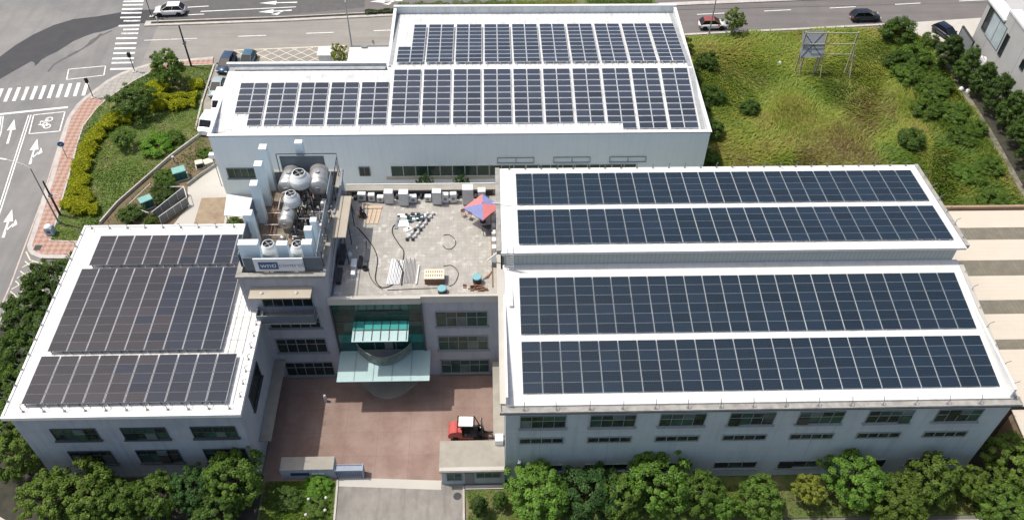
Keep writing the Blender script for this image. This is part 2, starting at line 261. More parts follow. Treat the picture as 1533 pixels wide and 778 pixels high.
# ------------------------------------------------------------------ mesh builder
OFF = {}
class MB:
    def __init__(s): s.v = []; s.f = []; s.m = []; s.sm = []
    def add(s, vs, fs, mi=0, smooth=False):
        n = len(s.v); s.v += [tuple(v) for v in vs]
        for f in fs: s.f.append([i + n for i in f]); s.m.append(mi); s.sm.append(smooth)
        return s
    def box(s, x0, x1, y0, y1, z0, z1, mi=0, top=None):
        vs = [(x0, y0, z0), (x1, y0, z0), (x1, y1, z0), (x0, y1, z0), (x0, y0, z1), (x1, y0, z1), (x1, y1, z1), (x0, y1, z1)]
        fs = [(0, 3, 2, 1), (0, 1, 5, 4), (1, 2, 6, 5), (2, 3, 7, 6), (3, 0, 4, 7)]
        s.add(vs, fs, mi); s.add(vs[4:], [(0, 1, 2, 3)], mi if top is None else top); return s
    def bev(s, x0, x1, y0, y1, z0, z1, b=.03, mi=0, top=None):
        """box with chamfered upper edges"""
        vs = [(x0, y0, z0), (x1, y0, z0), (x1, y1, z0), (x0, y1, z0), (x0, y0, z1 - b), (x1, y0, z1 - b), (x1, y1, z1 - b), (x0, y1, z1 - b),
              (x0 + b, y0 + b, z1), (x1 - b, y0 + b, z1), (x1 - b, y1 - b, z1), (x0 + b, y1 - b, z1)]
        s.add(vs, [(0, 3, 2, 1), (0, 1, 5, 4), (1, 2, 6, 5), (2, 3, 7, 6), (3, 0, 4, 7), (4, 5, 9, 8), (5, 6, 10, 9), (6, 7, 11, 10), (7, 4, 8, 11)], mi)
        s.add(vs[8:], [(0, 1, 2, 3)], mi if top is None else top); return s
    def quad(s, a, b, c, d, mi=0): return s.add([a, b, c, d], [(0, 1, 2, 3)], mi)
    def poly(s, pts, z, mi=0):
        a = sum(pts[i][0] * pts[(i + 1) % len(pts)][1] - pts[(i + 1) % len(pts)][0] * pts[i][1] for i in range(len(pts)))
        if a < 0: pts = pts[::-1]
        return s.add([(p[0], p[1], z) for p in pts], [tuple(range(len(pts)))], mi)
    def prism(s, pts, z0, z1, mi=0, top=None):
        a = sum(pts[i][0] * pts[(i + 1) % len(pts)][1] - pts[(i + 1) % len(pts)][0] * pts[i][1] for i in range(len(pts)))
        if a < 0: pts = pts[::-1]
        n = len(pts)
        vs = [(p[0], p[1], z0) for p in pts] + [(p[0], p[1], z1) for p in pts]
        s.add(vs, [(i, (i + 1) % n, n + (i + 1) % n, n + i) for i in range(n)], mi)
        s.add(vs[n:], [tuple(range(n))], mi if top is None else top); return s
    def strip(s, pts, w, z, mi=0, h=0):
        """flat ribbon (or a raised kerb of height h) along a polyline"""
        P = [Vector((p[0], p[1])) for p in pts]; Lf = []; Rt = []
        for i, p in enumerate(P):
            d = (P[min(i + 1, len(P) - 1)] - P[max(i - 1, 0)]).normalized(); n = Vector((-d.y, d.x)) * w / 2
            Lf.append(p + n); Rt.append(p - n)
        n = len(P); vs = [(p.x, p.y, z) for p in Rt] + [(p.x, p.y, z) for p in Lf]
        s.add(vs, [(i, i + 1, n + i + 1, n + i) for i in range(n - 1)], mi)
        if h:
            lo = [(p.x, p.y, z - h) for p in Rt] + [(p.x, p.y, z - h) for p in Lf]
            a = vs + lo
            fs = [(2 * n + i, 2 * n + i + 1, i + 1, i) for i in range(n - 1)] + [(n + i, n + i + 1, 3 * n + i + 1, 3 * n + i) for i in range(n - 1)] + [(0, n, 3 * n, 2 * n), (n - 1, 3 * n - 1, 4 * n - 1, 2 * n - 1)]
            s.add(a, fs, mi)
        return s
    def tube(s, pts, r, seg=8, mi=0, cap=True, r1=None):
        P = [Vector(p) for p in pts]; n = len(P); rings = []
        u = None
        for i, p in enumerate(P):
            d = (P[min(i + 1, n - 1)] - P[max(i - 1, 0)]).normalized()
            if u is None: u = d.orthogonal().normalized()
            else: u = (u - d * u.dot(d)).normalized()
            v = d.cross(u); rr = r if r1 is None else r + (r1 - r) * i / max(1, n - 1)
            rings.append([p + (u * math.cos(2 * PI * k / seg) + v * math.sin(2 * PI * k / seg)) * rr for k in range(seg)])
        vs = [q for ring in rings for q in ring]
        s.add(vs, [(i * seg + k, i * seg + (k + 1) % seg, (i + 1) * seg + (k + 1) % seg, (i + 1) * seg + k) for i in range(n - 1) for k in range(seg)], mi, True)
        if cap: s.add(rings[0], [tuple(range(seg))[::-1]], mi); s.add(rings[-1], [tuple(range(seg))], mi)
        return s
    def lathe(s, c, prof, seg=20, mi=0, axis='z', cap=True):
        """prof: (radius, height) pairs"""
        vs = []
        for r, h in prof:
            for k in range(seg):
                a = 2 * PI * k / seg; x, y = r * math.cos(a), r * math.sin(a)
                q = (x, y, h) if axis == 'z' else (x, h, y) if axis == 'y' else (h, x, y)
                vs.append((c[0] + q[0], c[1] + q[1], c[2] + q[2]))
        n = len(prof)
        fl = axis == 'y'
        fs = [(i * seg + k, i * seg + (k + 1) % seg, (i + 1) * seg + (k + 1) % seg, (i + 1) * seg + k) for i in range(n - 1) for k in range(seg)]
        if fl: fs = [f[::-1] for f in fs]
        s.add(vs, fs, mi, True)
        if cap:
            a = tuple(range(seg))[::-1]; b = tuple(range((n - 1) * seg, n * seg))
            if fl: a, b = a[::-1], b[::-1]
            s.add(vs, [a, b], mi)
        return s
    def build(s, name, mats, parent=None, world=False, loc=None):
        me = bpy.data.meshes.new(name)
        off = OFF.get(parent.name, Vector()) if (parent and world) else Vector()
        me.from_pydata([(v[0] - off[0], v[1] - off[1], v[2] - off[2]) for v in s.v], [], s.f)
        if not isinstance(mats, (list, tuple)): mats = [mats]
        for m in mats: me.materials.append(m)
        me.polygons.foreach_set('material_index', s.m); me.polygons.foreach_set('use_smooth', s.sm)
        me.update()
        o = bpy.data.objects.new(name, me); COL.objects.link(o)
        if parent:
            o.parent = parent
            if world: OFF[o.name] = off
        if loc: o.location = loc
        return o

def tag(o, label=None, cat=None, group=None, kind=None):
    if label: o['label'] = label
    if cat: o['category'] = cat
    if group: o['group'] = group
    if kind: o['kind'] = kind
    return o
def thing(name, label, cat, loc=(0, 0, 0), rz=0, group=None):
    o = bpy.data.objects.new(name, None); COL.objects.link(o); o.empty_display_size = .3
    o.location = loc; o.rotation_euler = (0, 0, rz); OFF[o.name] = Vector(loc)
    return tag(o, label, cat, group)
def dup(root, loc=None, rz=None, label=None, group=None, scale=None):
    def cp(o, par):
        c = o.copy(); COL.objects.link(c)
        if par: c.parent = par
        for ch in kids[o.name]: cp(ch, c)
        return c
    kids = {}
    def walk(o):
        kids[o.name] = list(o.children)
        for ch in kids[o.name]: walk(ch)
    walk(root); r = cp(root, None)
    if loc: r.location = loc
    if rz is not None: r.rotation_euler = (0, 0, rz)
    if scale: r.scale = scale if hasattr(scale, '__len__') else (scale,) * 3
    if label: r['label'] = label
    if group: r['group'] = group
    return r
def struct(name, mb, m): return tag(mb.build(name, m), kind='structure')
def one(name, mb, m, label, cat, group=None, loc=None): return tag(mb.build(name, m, loc=loc), label, cat, group)
def override(o, m):
    for s in o.material_slots: s.link = 'OBJECT'; s.material = m

# ================================================================== GROUND, ROADS
struct('ground', MB().poly([(-700, -500), (700, -500), (700, 900), (-700, 900)], -.05), M_['ground'])
# west road + junction
def lerp(a, b, t): return (a[0] + (b[0] - a[0]) * t, a[1] + (b[1] - a[1]) * t)
struct('road', MB().poly([(-150, -120), (-49, -120), (-51.5, 40), (-50, 104), (-50.2, 140), (-150, 136)], 0), M_['asphalt'])
struct('north_road', MB().poly([(-50.2, 117.2), (-15, 119.3), (180, 126.1), (180, 140), (-50.2, 134)], -.001), M_['asphalt_d'])
struct('south_lane', MB().poly([(-50, 104), (-13, 100), (26, 100), (18, 118.6), (-15, 119.35), (-50.2, 117.25)], -.006), M_['asphalt_s'])
struct('south_lane_darker', MB().poly([(17.9, 118.6), (25.9, 100.0), (95, 100), (180, 119), (180, 126.15), (22, 120.5)], -.0105), M_['asphalt_d'])  # right stretch of the lane, in a darker asphalt colour
up = [(-70.76, 109.05), (-69.61, 111.95), (-67.96, 114.77), (-65.83, 117.29), (-63.35, 118.94), (-60.03, 119.67), (-56.79, 120.78), (-53.51, 121.5), (-50.3, 121.6)]
lowp = [(-50.3, 118.08), (-53.38, 117.55), (-55.79, 117.2), (-56.98, 116.11), (-58.2, 115.4), (-59.16, 115.04), (-60.2, 114.2), (-61.46, 112.93), (-63.0, 110.16), (-63.9, 109.2), (-64.53, 108.15), (-64.7, 107.2), (-64.97, 106.66), (-65.3, 107.5), (-65.85, 107.83), (-67.82, 104.9), (-70, 101.5), (-74, 98)]
struct('asphalt_patch', MB().poly(up + lowp + [(-80, 98), (-76, 104), (-73, 107)], .004), M_['asphalt_n'])
m = MB().strip([(-56.6, 115.7), (-57.95, 114.31), (-58.9, 113.2), (-59.07, 111.7), (-60.37, 109.65), (-61.66, 108.12), (-62.4, 106.8), (-62.6, 105.2)], .32, .004)
m.strip([(-57.9, 114.9), (-58.6, 112.5), (-59.2, 111.6)], .5, .006).strip([(-60.0, 110.3), (-61.0, 109.0)], .55, .007)
struct('asphalt_seam', m, M_['asphalt_wet'])
struct('asphalt_patch_north', MB().poly([(-50.1, 118.4), (-44.0, 118.9), (-31, 119.9), (-19.3, 121.9), (-19.6, 127), (-31.7, 126), (-45, 125.5), (-50.1, 122.2)], .004), M_['asphalt_wet'])

# ---- painted markings
mk = MB(); mw = MB(); my = MB(); mp = MB()
Z = .009
for i, t in enumerate([0, .057, .124, .186, .256, .309, .382, .44, .50, .57, .645, .715, .783, .857, .917, 1.0]):
    c = lerp((-55.6, 124.0), (-52.45, 105.8), t); q = mw if i in (5, 7, 8, 14) else mk
    d = .5 if i in (7,) else 1.0
    q.quad((c[0] - 1.55 * d + (.6 if i in (5, 8) else 0), c[1] - .24, Z), (c[0] + 1.55, c[1] - .16, Z), (c[0] + 1.5, c[1] + .26, Z), (c[0] - 1.6 * d + (.6 if i in (5, 8) else 0), c[1] + .18, Z))
for i in range(11):
    x = -56.15 - i * 1.13; y = 101.15 - i * .14; q = mw if i == 7 else mk
    q.quad((x - .02, y - 1.6, Z), (x + .46, y - 1.6, Z), (x + .10, y + 1.5, Z), (x - .38, y + 1.5, Z))
def line(q, pts, w, z=Z): q.strip(pts, w, z)
line(mk, [(-57.18, 96.95), (-67, 95.3), (-90, 92)], .38)
edge = [(-56.3, 93), (-55.2, 84.3), (-54.38, 78.12), (-53.75, 70.5), (-53.25, 64.96), (-53.1, 61.12), (-52.6, 50), (-52, 20)]
line(mp, edge, .16)
for dx in (-.16, .16): line(mk, [(-61.71 + dx, 95.3), (-59.94 + dx, 83.68), (-58.94 + dx, 77.14), (-57.9 + dx, 70), (-54.6 + dx, 45)], .15)
for dx in (-.14, .14): line(mk, [(-65.3 + dx, 95.1), (-64.3 + dx, 91.6), (-60.4 + dx, 65)], .14)
bb = [(-61.2, 95.3), (-57.25, 95.95), (-56.62, 91.8), (-60.42, 91.29), (-61.2, 95.3)]
for a, b in zip(bb, bb[1:]): line(mk, [a, b], .16)
mbx = [(-59.89, 105.78), (-54.91, 106.55), (-54.48, 104.27), (-59.38, 103.28), (-59.89, 105.78)]
for a, b in zip(mbx, mbx[1:]): line(mk, [a, b], .15, .012)
# scooter pictogram in the waiting box
def loc2(c, ang, pts): 
    ca, sa = math.cos(ang), math.sin(ang)
    return [(c[0] + x * ca - y * sa, c[1] + x * sa + y * ca) for x, y in pts]
pc = (-58.95, 93.55); pa = R(98)
for cx in (-.75, .75):
    ring = loc2(pc, pa, [(cx + .42 * math.cos(2 * PI * k / 14), -.25 + .42 * math.sin(2 * PI * k / 14)) for k in range(15)])
    line(mk, ring, .17, .012)
for seg in ([(-.75, -.2), (-.2, -.2), (.35, .35), (.75, -.2)], [(-.7, .35), (-.1, .35), (.3, .1)], [(.3, .35), (.5, .75), (.2, .8)], [(-.35, .4), (-.2, .95)], [(-.9, .1), (-.45, .15)], [(-.1, .75), (.1, .72)]):
    line(mk, loc2(pc, pa, seg), .19, .016)
def arrow(q, base, tip, kind='up', z=Z):
    b = Vector(base); t = Vector(tip); L = (t - b).length; ang = math.atan2(t.y - b.y, t.x - b.x)
    def poly(pts): q.poly(loc2(base, ang, pts), z)
    poly([(0, -.16), (L * .55, -.11), (L * .55, .11), (0, .16)])
    if kind in ('up', 'upright', 'upleft'): poly([(L * .55, -.55), (L, 0), (L * .55, .55)])
    s = -1 if 'right' in kind else 1
    if 'up' in kind and len(kind) > 2:
        poly([(L * .18, s * .05), (L * .40, s * .62), (L * .40 + .4, s * .62), (L * .18 + .45, s * .05)])
        poly([(L * .32, s * .62), (L * .62, s * .80), (L * .42, s * 1.15)])
arrow(mk, (-62.5, 89.3), (-63.45, 94.4), 'up', .010)
arrow(mk, (-58.2, 85.2), (-59.0, 90.3), 'upright', .010)
arrow(mk, (-56.75, 72.2), (-57.45, 77.0), 'upright', .010)
arrow(mk, (-30.0, 123.5), (-35.9, 123.3), 'up', .010)
arrow(mk, (-30.5, 121.2), (-35.6, 120.7), 'upleft', .010)
arrow(mk, (-13.5, 123.9), (-18.6, 123.6), 'upleft', .010)
line(mk, [(-44.5, 120.95), (-30, 122.15)], .2, .010); line(mk, [(-46.8, 122.2), (-43.6, 122.5)], .2, .010); line(mk, [(-46.3, 120.0), (-43.8, 120.2)], .2, .010)
for a, b in [((-51.1, 113.05), (-43.4, 113.5)), ((-37.42, 113.97), (-33.31, 114.22)), ((-27.35, 114.7), (-23.28, 114.92)), ((-17.3, 115.3), (-12.5, 115.6)), ((32.6, 119.42), (37.02, 119.77)), ((43.34, 120.3), (47.66, 120.65)), ((53.93, 121.09), (58.19, 121.44)), ((64.71, 122.08), (68.92, 122.45)), ((75.39, 123), (80.08, 123.36)), ((86, 123.9), (90.5, 124.2))]:
    line(mw if a[0] < -50 else mk, [a, b], .17)
# hatched keep-clear boxes
def hatch(q, poly, step, ang, w=.12, z=Z):
    P = [Vector((p[0], p[1])) for p in poly]; d = Vector((math.cos(ang), math.sin(ang))); n = Vector((-d.y, d.x))
    ks = [p.dot(n) for p in P]; k = math.ceil(min(ks) / step) * step
    while k < max(ks):
        ts = []
        for a, b in zip(P, P[1:] + P[:1]):
            ka, kb = a.dot(n) - k, b.dot(n) - k
            if ka * kb < 0: ts.append((a + (b - a) * (ka / (ka - kb))).dot(d))
        ts.sort()
        for t0, t1 in zip(ts[::2], ts[1::2]):
            if t1 - t0 > .3: line(q, [tuple(d * t0 + n * k), tuple(d * t1 + n * k)], w, z)
        k += step
hb = [(-37.0, 110.2), (-21.0, 111.3), (-19.0, 106.2), (-33.0, 104.0)]
hatch(my, hb, 1.32, R(40), .12, .005); hatch(my, hb, 1.32, R(-36), .12, .007)
line(my, [(-37.4, 110.3), (-21, 111.4)], .2, .010)
hl = [(-52.9, 69.3), (-51.8, 68.2), (-47.0, 67.9), (-46.9, 63.5), (-52.9, 62.5)]
hatch(my, hl, 1.15, R(45), .13, .005); hatch(my, hl, 1.15, R(-40), .13, .007)
line(my, [(-53.3, 69.9), (-52.4, 68.6), (-51.2, 68.1), (-47.0, 67.9), (-46.9, 64.8)], .16, .010)
struct('road_marking', mk, M_['paint']); struct('worn_road_marking', mw, M_['paint_w']); struct('cream_road_marking', my, M_['paint_y']); struct('edge_line', mp, M_['paint_p'])

# ---- corner island: kerb, pavement, garden
ko = [(-39.9, 108.6), (-42.69, 108.14), (-46, 107.6), (-48.78, 106.91), (-50.6, 105.9), (-52.29, 104.64), (-53.6, 103), (-54.59, 101.01), (-55.5, 99.2), (-56.1, 97.48), (-56.45, 94.55), (-56.1, 91.5), (-54.8, 83), (-53.9, 75), (-53.46, 70.77), (-53.0, 69.9), (-52.44, 69.3), (-51.28, 68.75), (-46.6, 68.6)]
gi = [(-39.6, 106.6), (-43.01, 106.42), (-46, 105.7), (-48.02, 104.84), (-50, 102.6), (-51.5, 100.14), (-52.5, 98.3), (-53.2, 96.33), (-53.81, 92.67), (-53.4, 89), (-52.92, 85.89), (-52.05, 79.16), (-51.66, 76.73), (-51.07, 71.53), (-46.3, 71.21)]
ki = [(p[0] + .55 * s[0], p[1] + .55 * s[1]) for p, s in zip(ko, [(0, -1), (.1, -1), (.15, -1), (.25, -.95), (.5, -.85), (.6, -.8), (.75, -.65), (.85, -.5), (.9, -.3), (1, -.2), (1, 0), (1, .1), (1, .1), (1, .1), (1, .2), (.8, .6), (.6, .8), (.2, 1), (0, 1)])]
m = MB(); m.prism(ko + ki[::-1], 0, .13); struct('kerb', m, M_['kerb'])
def between(outer, inner, sel_o, sel_i): return [outer[i] for i in sel_o] + [inner[i] for i in sel_i[::-1]]
struct('grey_pavement', MB().prism([ki[i] for i in range(3, 9)] + [gi[i] for i in (6, 5, 4, 3)], 0, .125), M_['paver'])
struct('brick_pavement', MB().prism([ki[i] for i in range(8, 19)] + [gi[i] for i in range(14, 5, -1)], 0, .125), M_['brick'])
struct('brick_pavement_corner', MB().prism([ki[i] for i in range(0, 4)] + [gi[i] for i in (3, 2, 1, 0)], 0, .125), M_['brick'])
m = MB()
gin = [(p[0] + .0, p[1]) for p in gi]; m.strip(gi, .2, .16, h=.16); m.strip([(-39.45, 106.7), (-39.3, 98), (-38.9, 92.0)], .22, .16, h=.16)
struct('garden_edging', m, M_['kerb'])
struct('garden', MB().prism(gi + [(-46.2, 74.2), (-45.05, 77.6), (-42.65, 82.4), (-40.6, 86.4), (-37.9, 90.9), (-39.2, 98)], 0, .10), M_['garden'])
struct('earth_path', MB().prism([(-46.3, 71.3), (-46.05, 74.2), (-44.95, 77.6), (-42.55, 82.3), (-40.5, 86.3), (-37.7, 90.8), (-35.8, 90), (-34.6, 85), (-37.4, 80.8), (-36.6, 77), (-38.5, 71.2)], 0, .08), M_['soil'])
struct('yard', MB().poly([(-38.8, 60), (-14.5, 60), (-14.5, 79.3), (-32.2, 79.3), (-32.2, 92), (-32.3, 92.0), (-34.3, 92), (-34.5, 84.7), (-37.4, 80.6), (-36.4, 77), (-38.4, 73)], .03), M_['concrete_l'])
struct('tan_court', MB().poly([(-35.1, 70), (-31.3, 70), (-32.0, 78.7), (-35.2, 78.6)], .034), M_['tan'])
struct('parking_lane', MB().poly([(-38.9, 108.9), (-32.25, 109.4), (-32.25, 92.1), (-34.3, 92.1), (-34.4, 88), (-37.9, 91.5), (-39.1, 98)], .0035), M_['concrete'])
# narrow drain wall between garden and path
m = MB(); dl = [(-46.08, 74.21), (-45.01, 77.63), (-42.62, 82.37), (-40.6, 86.38), (-37.74, 90.82)]
m.strip(dl, .16, .5, h=.45)
one('garden_wall', m, M_['kerb'], 'low thin concrete wall along the dark ditch between garden and earth path', 'low wall')
m = MB(); m.strip([(-34.6, 84.65), (-36.2, 82.6), (-37.38, 80.76)], .14, .45, h=.45)
one('yard_wall', m, M_['gutter'], 'short dark low wall beside the pale concrete yard behind green cabinets', 'low wall')

# median
m = MB(); med = [(-52.1, 117.45), (-31.8, 118.55), (-14.5, 120.0)]
m.strip(med, 1.35, .16, h=.16)
struct('median_kerb', m, M_['kerb'])
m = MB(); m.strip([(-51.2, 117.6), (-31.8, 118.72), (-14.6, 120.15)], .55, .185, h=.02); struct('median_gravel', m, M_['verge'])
m = MB(); m.strip([(-14.4, 120.9), (6, 122.1), (26.5, 122.3)], 2.6, .15, h=.16); struct('median_bed', m, M_['garden'])
m = MB(); m.strip([(27, 122.2), (39.2, 123.0), (52.3, 123.9), (180, 130.5)], .9, .15, h=.16); struct('median_strip', m, M_['kerb'])
# grass lot and its kerb
lot = [(26.2, 66), (30.4, 66), (50.5, 67.4), (65.5, 68), (66.4, 91), (66.4, 112), (63.5, 115.6), (56.1, 115.2), (48, 114.6), (39.1, 114.0), (36, 113.6), (31, 113.4), (26.2, 113)]
struct('grass_field', MB().prism(lot, -.02, .10), M_['lot'])
m = MB(); m.strip([(26.2, 113.4), (39.1, 114.5), (47.98, 115.1), (56.13, 115.8), (60.96, 116.2), (65, 116.5)], .45, .13, h=.14); struct('hall_side_path', MB().prism([(25.85, 70), (27.6, 70), (27.4, 82), (25.85, 82)], 0, .14), M_['concrete']); struct('field_kerb', m, M_['kerb'])
struct('side_apron', MB().prism([(63.6, 115.6), (66.6, 111.5), (75, 111), (90, 112), (90, 119.3), (65, 116.7)], -.02, .09), M_['concrete_l'])
struct('ditch_path', MB().prism([(66.5, 111), (67.2, 111), (67.3, 90), (66.3, 67.5), (65.6, 67.5), (66.5, 91)], -.02, .12), M_['ditch'])
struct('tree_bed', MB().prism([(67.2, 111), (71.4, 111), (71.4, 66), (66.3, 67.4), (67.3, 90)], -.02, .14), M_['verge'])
# plot in front
struct('courtyard', MB().poly([(-21.4, 39.8), (1.1, 39.8), (1.1, 52), (-21.4, 52)], .03), M_['court'])
struct('courtyard_threshold', MB().prism([(-14.3, 39.55), (-4.8, 39.0), (-4.8, 39.95), (-14.3, 40.45)], 0, .045), M_['concrete_l'])
struct('driveway', MB().poly([(-14.3, 39.8), (-2.75, 39.5), (-2.6, 30), (-14.0, 30)], .02), M_['drive'])
m = MB(); m.strip([(-14.4, 40.2), (-14.05, 30)], .18, .14, h=.14).strip([(-2.75, 39.3), (-2.55, 30)], .18, .14, h=.14); struct('driveway_kerb', m, M_['kerb'])
struct('front_lawn', MB().prism([(-21.0, 40.2), (-14.5, 40.1), (-14.15, 30), (-21.3, 30)], 0, .08), M_['garden'])
struct('front_bed', MB().prism([(-2.6, 38.9), (1.12, 38.9), (1.12, 39.88), (45.8, 39.88), (46.5, 35.6), (-2.45, 35.6)], 0, .08), M_['garden'])
struct('front_bed_edge', MB().prism([(-2.6, 38.95), (1.1, 38.95), (1.1, 39.35), (-2.6, 39.35)], 0, .16), M_['concrete_l'])
m = MB(); m.strip([(-2.4, 35.35), (47, 34.95), (75, 34.7)], .2, .16, h=.16); struct('front_kerb', m, M_['kerb'])
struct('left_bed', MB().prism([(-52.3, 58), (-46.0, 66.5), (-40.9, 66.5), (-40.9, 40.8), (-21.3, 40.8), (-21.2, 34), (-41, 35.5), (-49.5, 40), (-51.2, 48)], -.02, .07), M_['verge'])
struct('west_pavement', MB().prism([(-52.6, 63), (-52.3, 58), (-51.2, 48), (-49.5, 40), (-41, 35.5), (-40, 30), (-52, 30)], -.02, .06), M_['concrete_l'])
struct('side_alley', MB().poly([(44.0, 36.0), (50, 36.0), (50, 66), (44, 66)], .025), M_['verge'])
struct('east_yard', MB().poly([(46.6, 30), (90, 30), (90, 43), (50.01, 43), (50.01, 36)], .02), M_['concrete'])
struct('rear_alley', MB().poly([(-14.4, 66.6), (26, 66.6), (26, 79.2), (-14.4, 79.2)], .03), M_['concrete'])
struct('north_verge', MB().poly([(-150, 136.2), (-50, 134.2), (180, 140.2), (180, 220), (-150, 220)], -.01), M_['garden'])

# ================================================================== SOLAR PANELS
def panel_proto(name, w, d, fx, fy, mcell, mframe, t=.04):
    mb = MB(); x, y = w / 2, d / 2
    mb.add([(-x, -y, -t), (x, -y, -t), (x, y, -t), (-x, y, -t), (-x, -y, 0), (x, -y, 0), (x, y, 0), (-x, y, 0), (-x + fx, -y + fy, 0), (x - fx, -y + fy, 0), (x - fx, y - fy, 0), (-x + fx, y - fy, 0)],
           [(0, 3, 2, 1), (0, 1, 5, 4), (1, 2, 6, 5), (2, 3, 7, 6), (3, 0, 4, 7), (4, 5, 9, 8), (5, 6, 10, 9), (6, 7, 11, 10), (7, 4, 8, 11)], 1)
    mb.add([(-x + fx, -y + fy, 0), (x - fx, -y + fy, 0), (x - fx, y - fy, 0), (-x + fx, y - fy, 0)], [(0, 1, 2, 3)], 0)
    o = mb.build(name, [mcell, mframe]); me = o.data; bpy.data.objects.remove(o); return me
PANEL = {'A': panel_proto('solar_panel', 1.648, 1.005, .022, .010, M_['pvA'], M_['pvframeA']),
         'B': panel_proto('solar_panel', 1.655, .945, .035, .028, M_['pvB'], M_['pvframeB']),
         'C': panel_proto('solar_panel', 1.65, .978, .032, .004, M_['pvC'], M_['pvframeC']),
         'D': panel_proto('solar_panel', 1.65, .978, .032, .004, M_['pvD'], M_['pvframeC'])}
def array(label, kind, loc, slope, cells, xs, dy, leg, off=0.):
    """cells: list of (column, row); xs: column -> x of the module centre"""
    t = thing('solar_array', label, 'solar array', loc, 0, 'rooftop solar arrays')
    t.rotation_euler = (math.atan(slope), 0, 0)
    me = PANEL[kind]; me2 = PANEL['D'] if kind == 'C' else me
    cells = sorted(cells, key=lambda c: (c[1], c[0]))       # the nearest rows first
    for c, r in cells[:100]:
        o = bpy.data.objects.new('solar_panel', me2 if c + random.uniform(-1.6, 1.6) > 4.6 else me); COL.objects.link(o); o.parent = t
        o.location = (xs(c), (r + .5) * dy, random.uniform(-.004, .004)); o.rotation_euler = (random.uniform(-.009, .009), random.uniform(-.009, .009), random.uniform(-.003, .003))
    rest = cells[100:]
    if rest:
        vs = np.array([v.co for v in me.vertices]); mb = MB()
        for c, r in rest:
            V = vs + np.array([xs(c), (r + .5) * dy, 0])
            for p in me.polygons: pass
            n = len(mb.v); mb.v += [tuple(v) for v in V]
            for p in me.polygons: mb.f.append([i + n for i in p.vertices]); mb.m.append(p.material_index); mb.sm.append(False)
        o = mb.build('solar_panel_field', list(me.materials), t); o['kind'] = 'stuff'
    cols = sorted({c for c, r in cells}); mb = MB()
    for c in cols:
        rr = [r for q, r in cells if q == c]; y0, y1 = min(rr) * dy - (.3 if kind == 'B' else .12), (max(rr) + 1) * dy + .05
        for sx in (-.5, .5):
            mb.box(xs(c) + sx - .025, xs(c) + sx + .025, y0, y1, -.10, -.045)
            y = y0 + .15
            while y < y1:
                mb.box(xs(c) + sx - .03, xs(c) + sx + .03, y - .03, y + .03, -.10 - leg, -.10); y += 2.2
    mb.build('mounting_rail', M_['steel_d'] if kind == 'C' else M_['pvframe'], t)
    return t
full = lambda nc, nr: [(c, r) for c in range(nc) for r in range(nr)]
xa = lambda c: .85 + c * 1.70
array('front row of dark blue panels along the gutter of the long right hall', 'A', (2.56, 41.47, 11.75), .109, full(24, 5), xa, 1.02, .12)
array('second row of dark blue panels, six modules deep, below the raised roof', 'A', (2.56, 47.29, 12.38), .109, full(24, 6), xa, 1.02, .12)
array('dark blue panels along the front edge of the raised upper roof', 'A', (2.58, 55.70, 15.13), -.0999, full(24, 5), xa, 1.02, .12)
array('dark blue panels along the rear edge of the raised upper roof', 'A', (2.60, 61.61, 14.54), -.0999, full(24, 5), xa, 1.02, .12)
xb = lambda c: (c // 2) * 3.675 + (c % 2) * 1.70 + .84
array('blue panels in ten paired strips on the sunny slope of the rear white hall', 'B', (-11.68, 80.6, 8.62), .1445, [(c, r) for c in range(20) for r in range(10) if r > 0 or c >= 15], xb, 1.025, .15)
array('blue panels in five paired strips on the lower left wing of the rear hall', 'B', (-30.2, 81.55, 8.72), .1445, [(c, r) for c in range(10) for r in range(7) if c > 0 or r > 1], xb, 1.025, .15)
array('blue panels on the far slope of the rear hall with a notch of bare roof', 'B', (-11.55, 92.2, 10.1), -.0895, [(c, r) for c in range(20) for r in range(10) if c > 0 or r < 4], xb, 1.01, .15)
xc = lambda c: .86 + c * 1.715
array('front block of brownish panels on the left building, ten columns wide', 'C', (-39.6, 41.75, 10.93), -.01, full(10, 5), xc, 1.0, .3)
array('largest block of brownish panels in the middle of the left building roof', 'C', (-39.25, 47.25, 10.93), 0.0, full(9, 10), lambda c: .86 + c * 1.69, .982, .3)
array('narrow rear block of brownish panels, four modules deep, on left building', 'C', (-38.75, 57.55, 10.93), 0.0, full(9, 4), lambda c: .86 + c * 1.70, .985, .3)

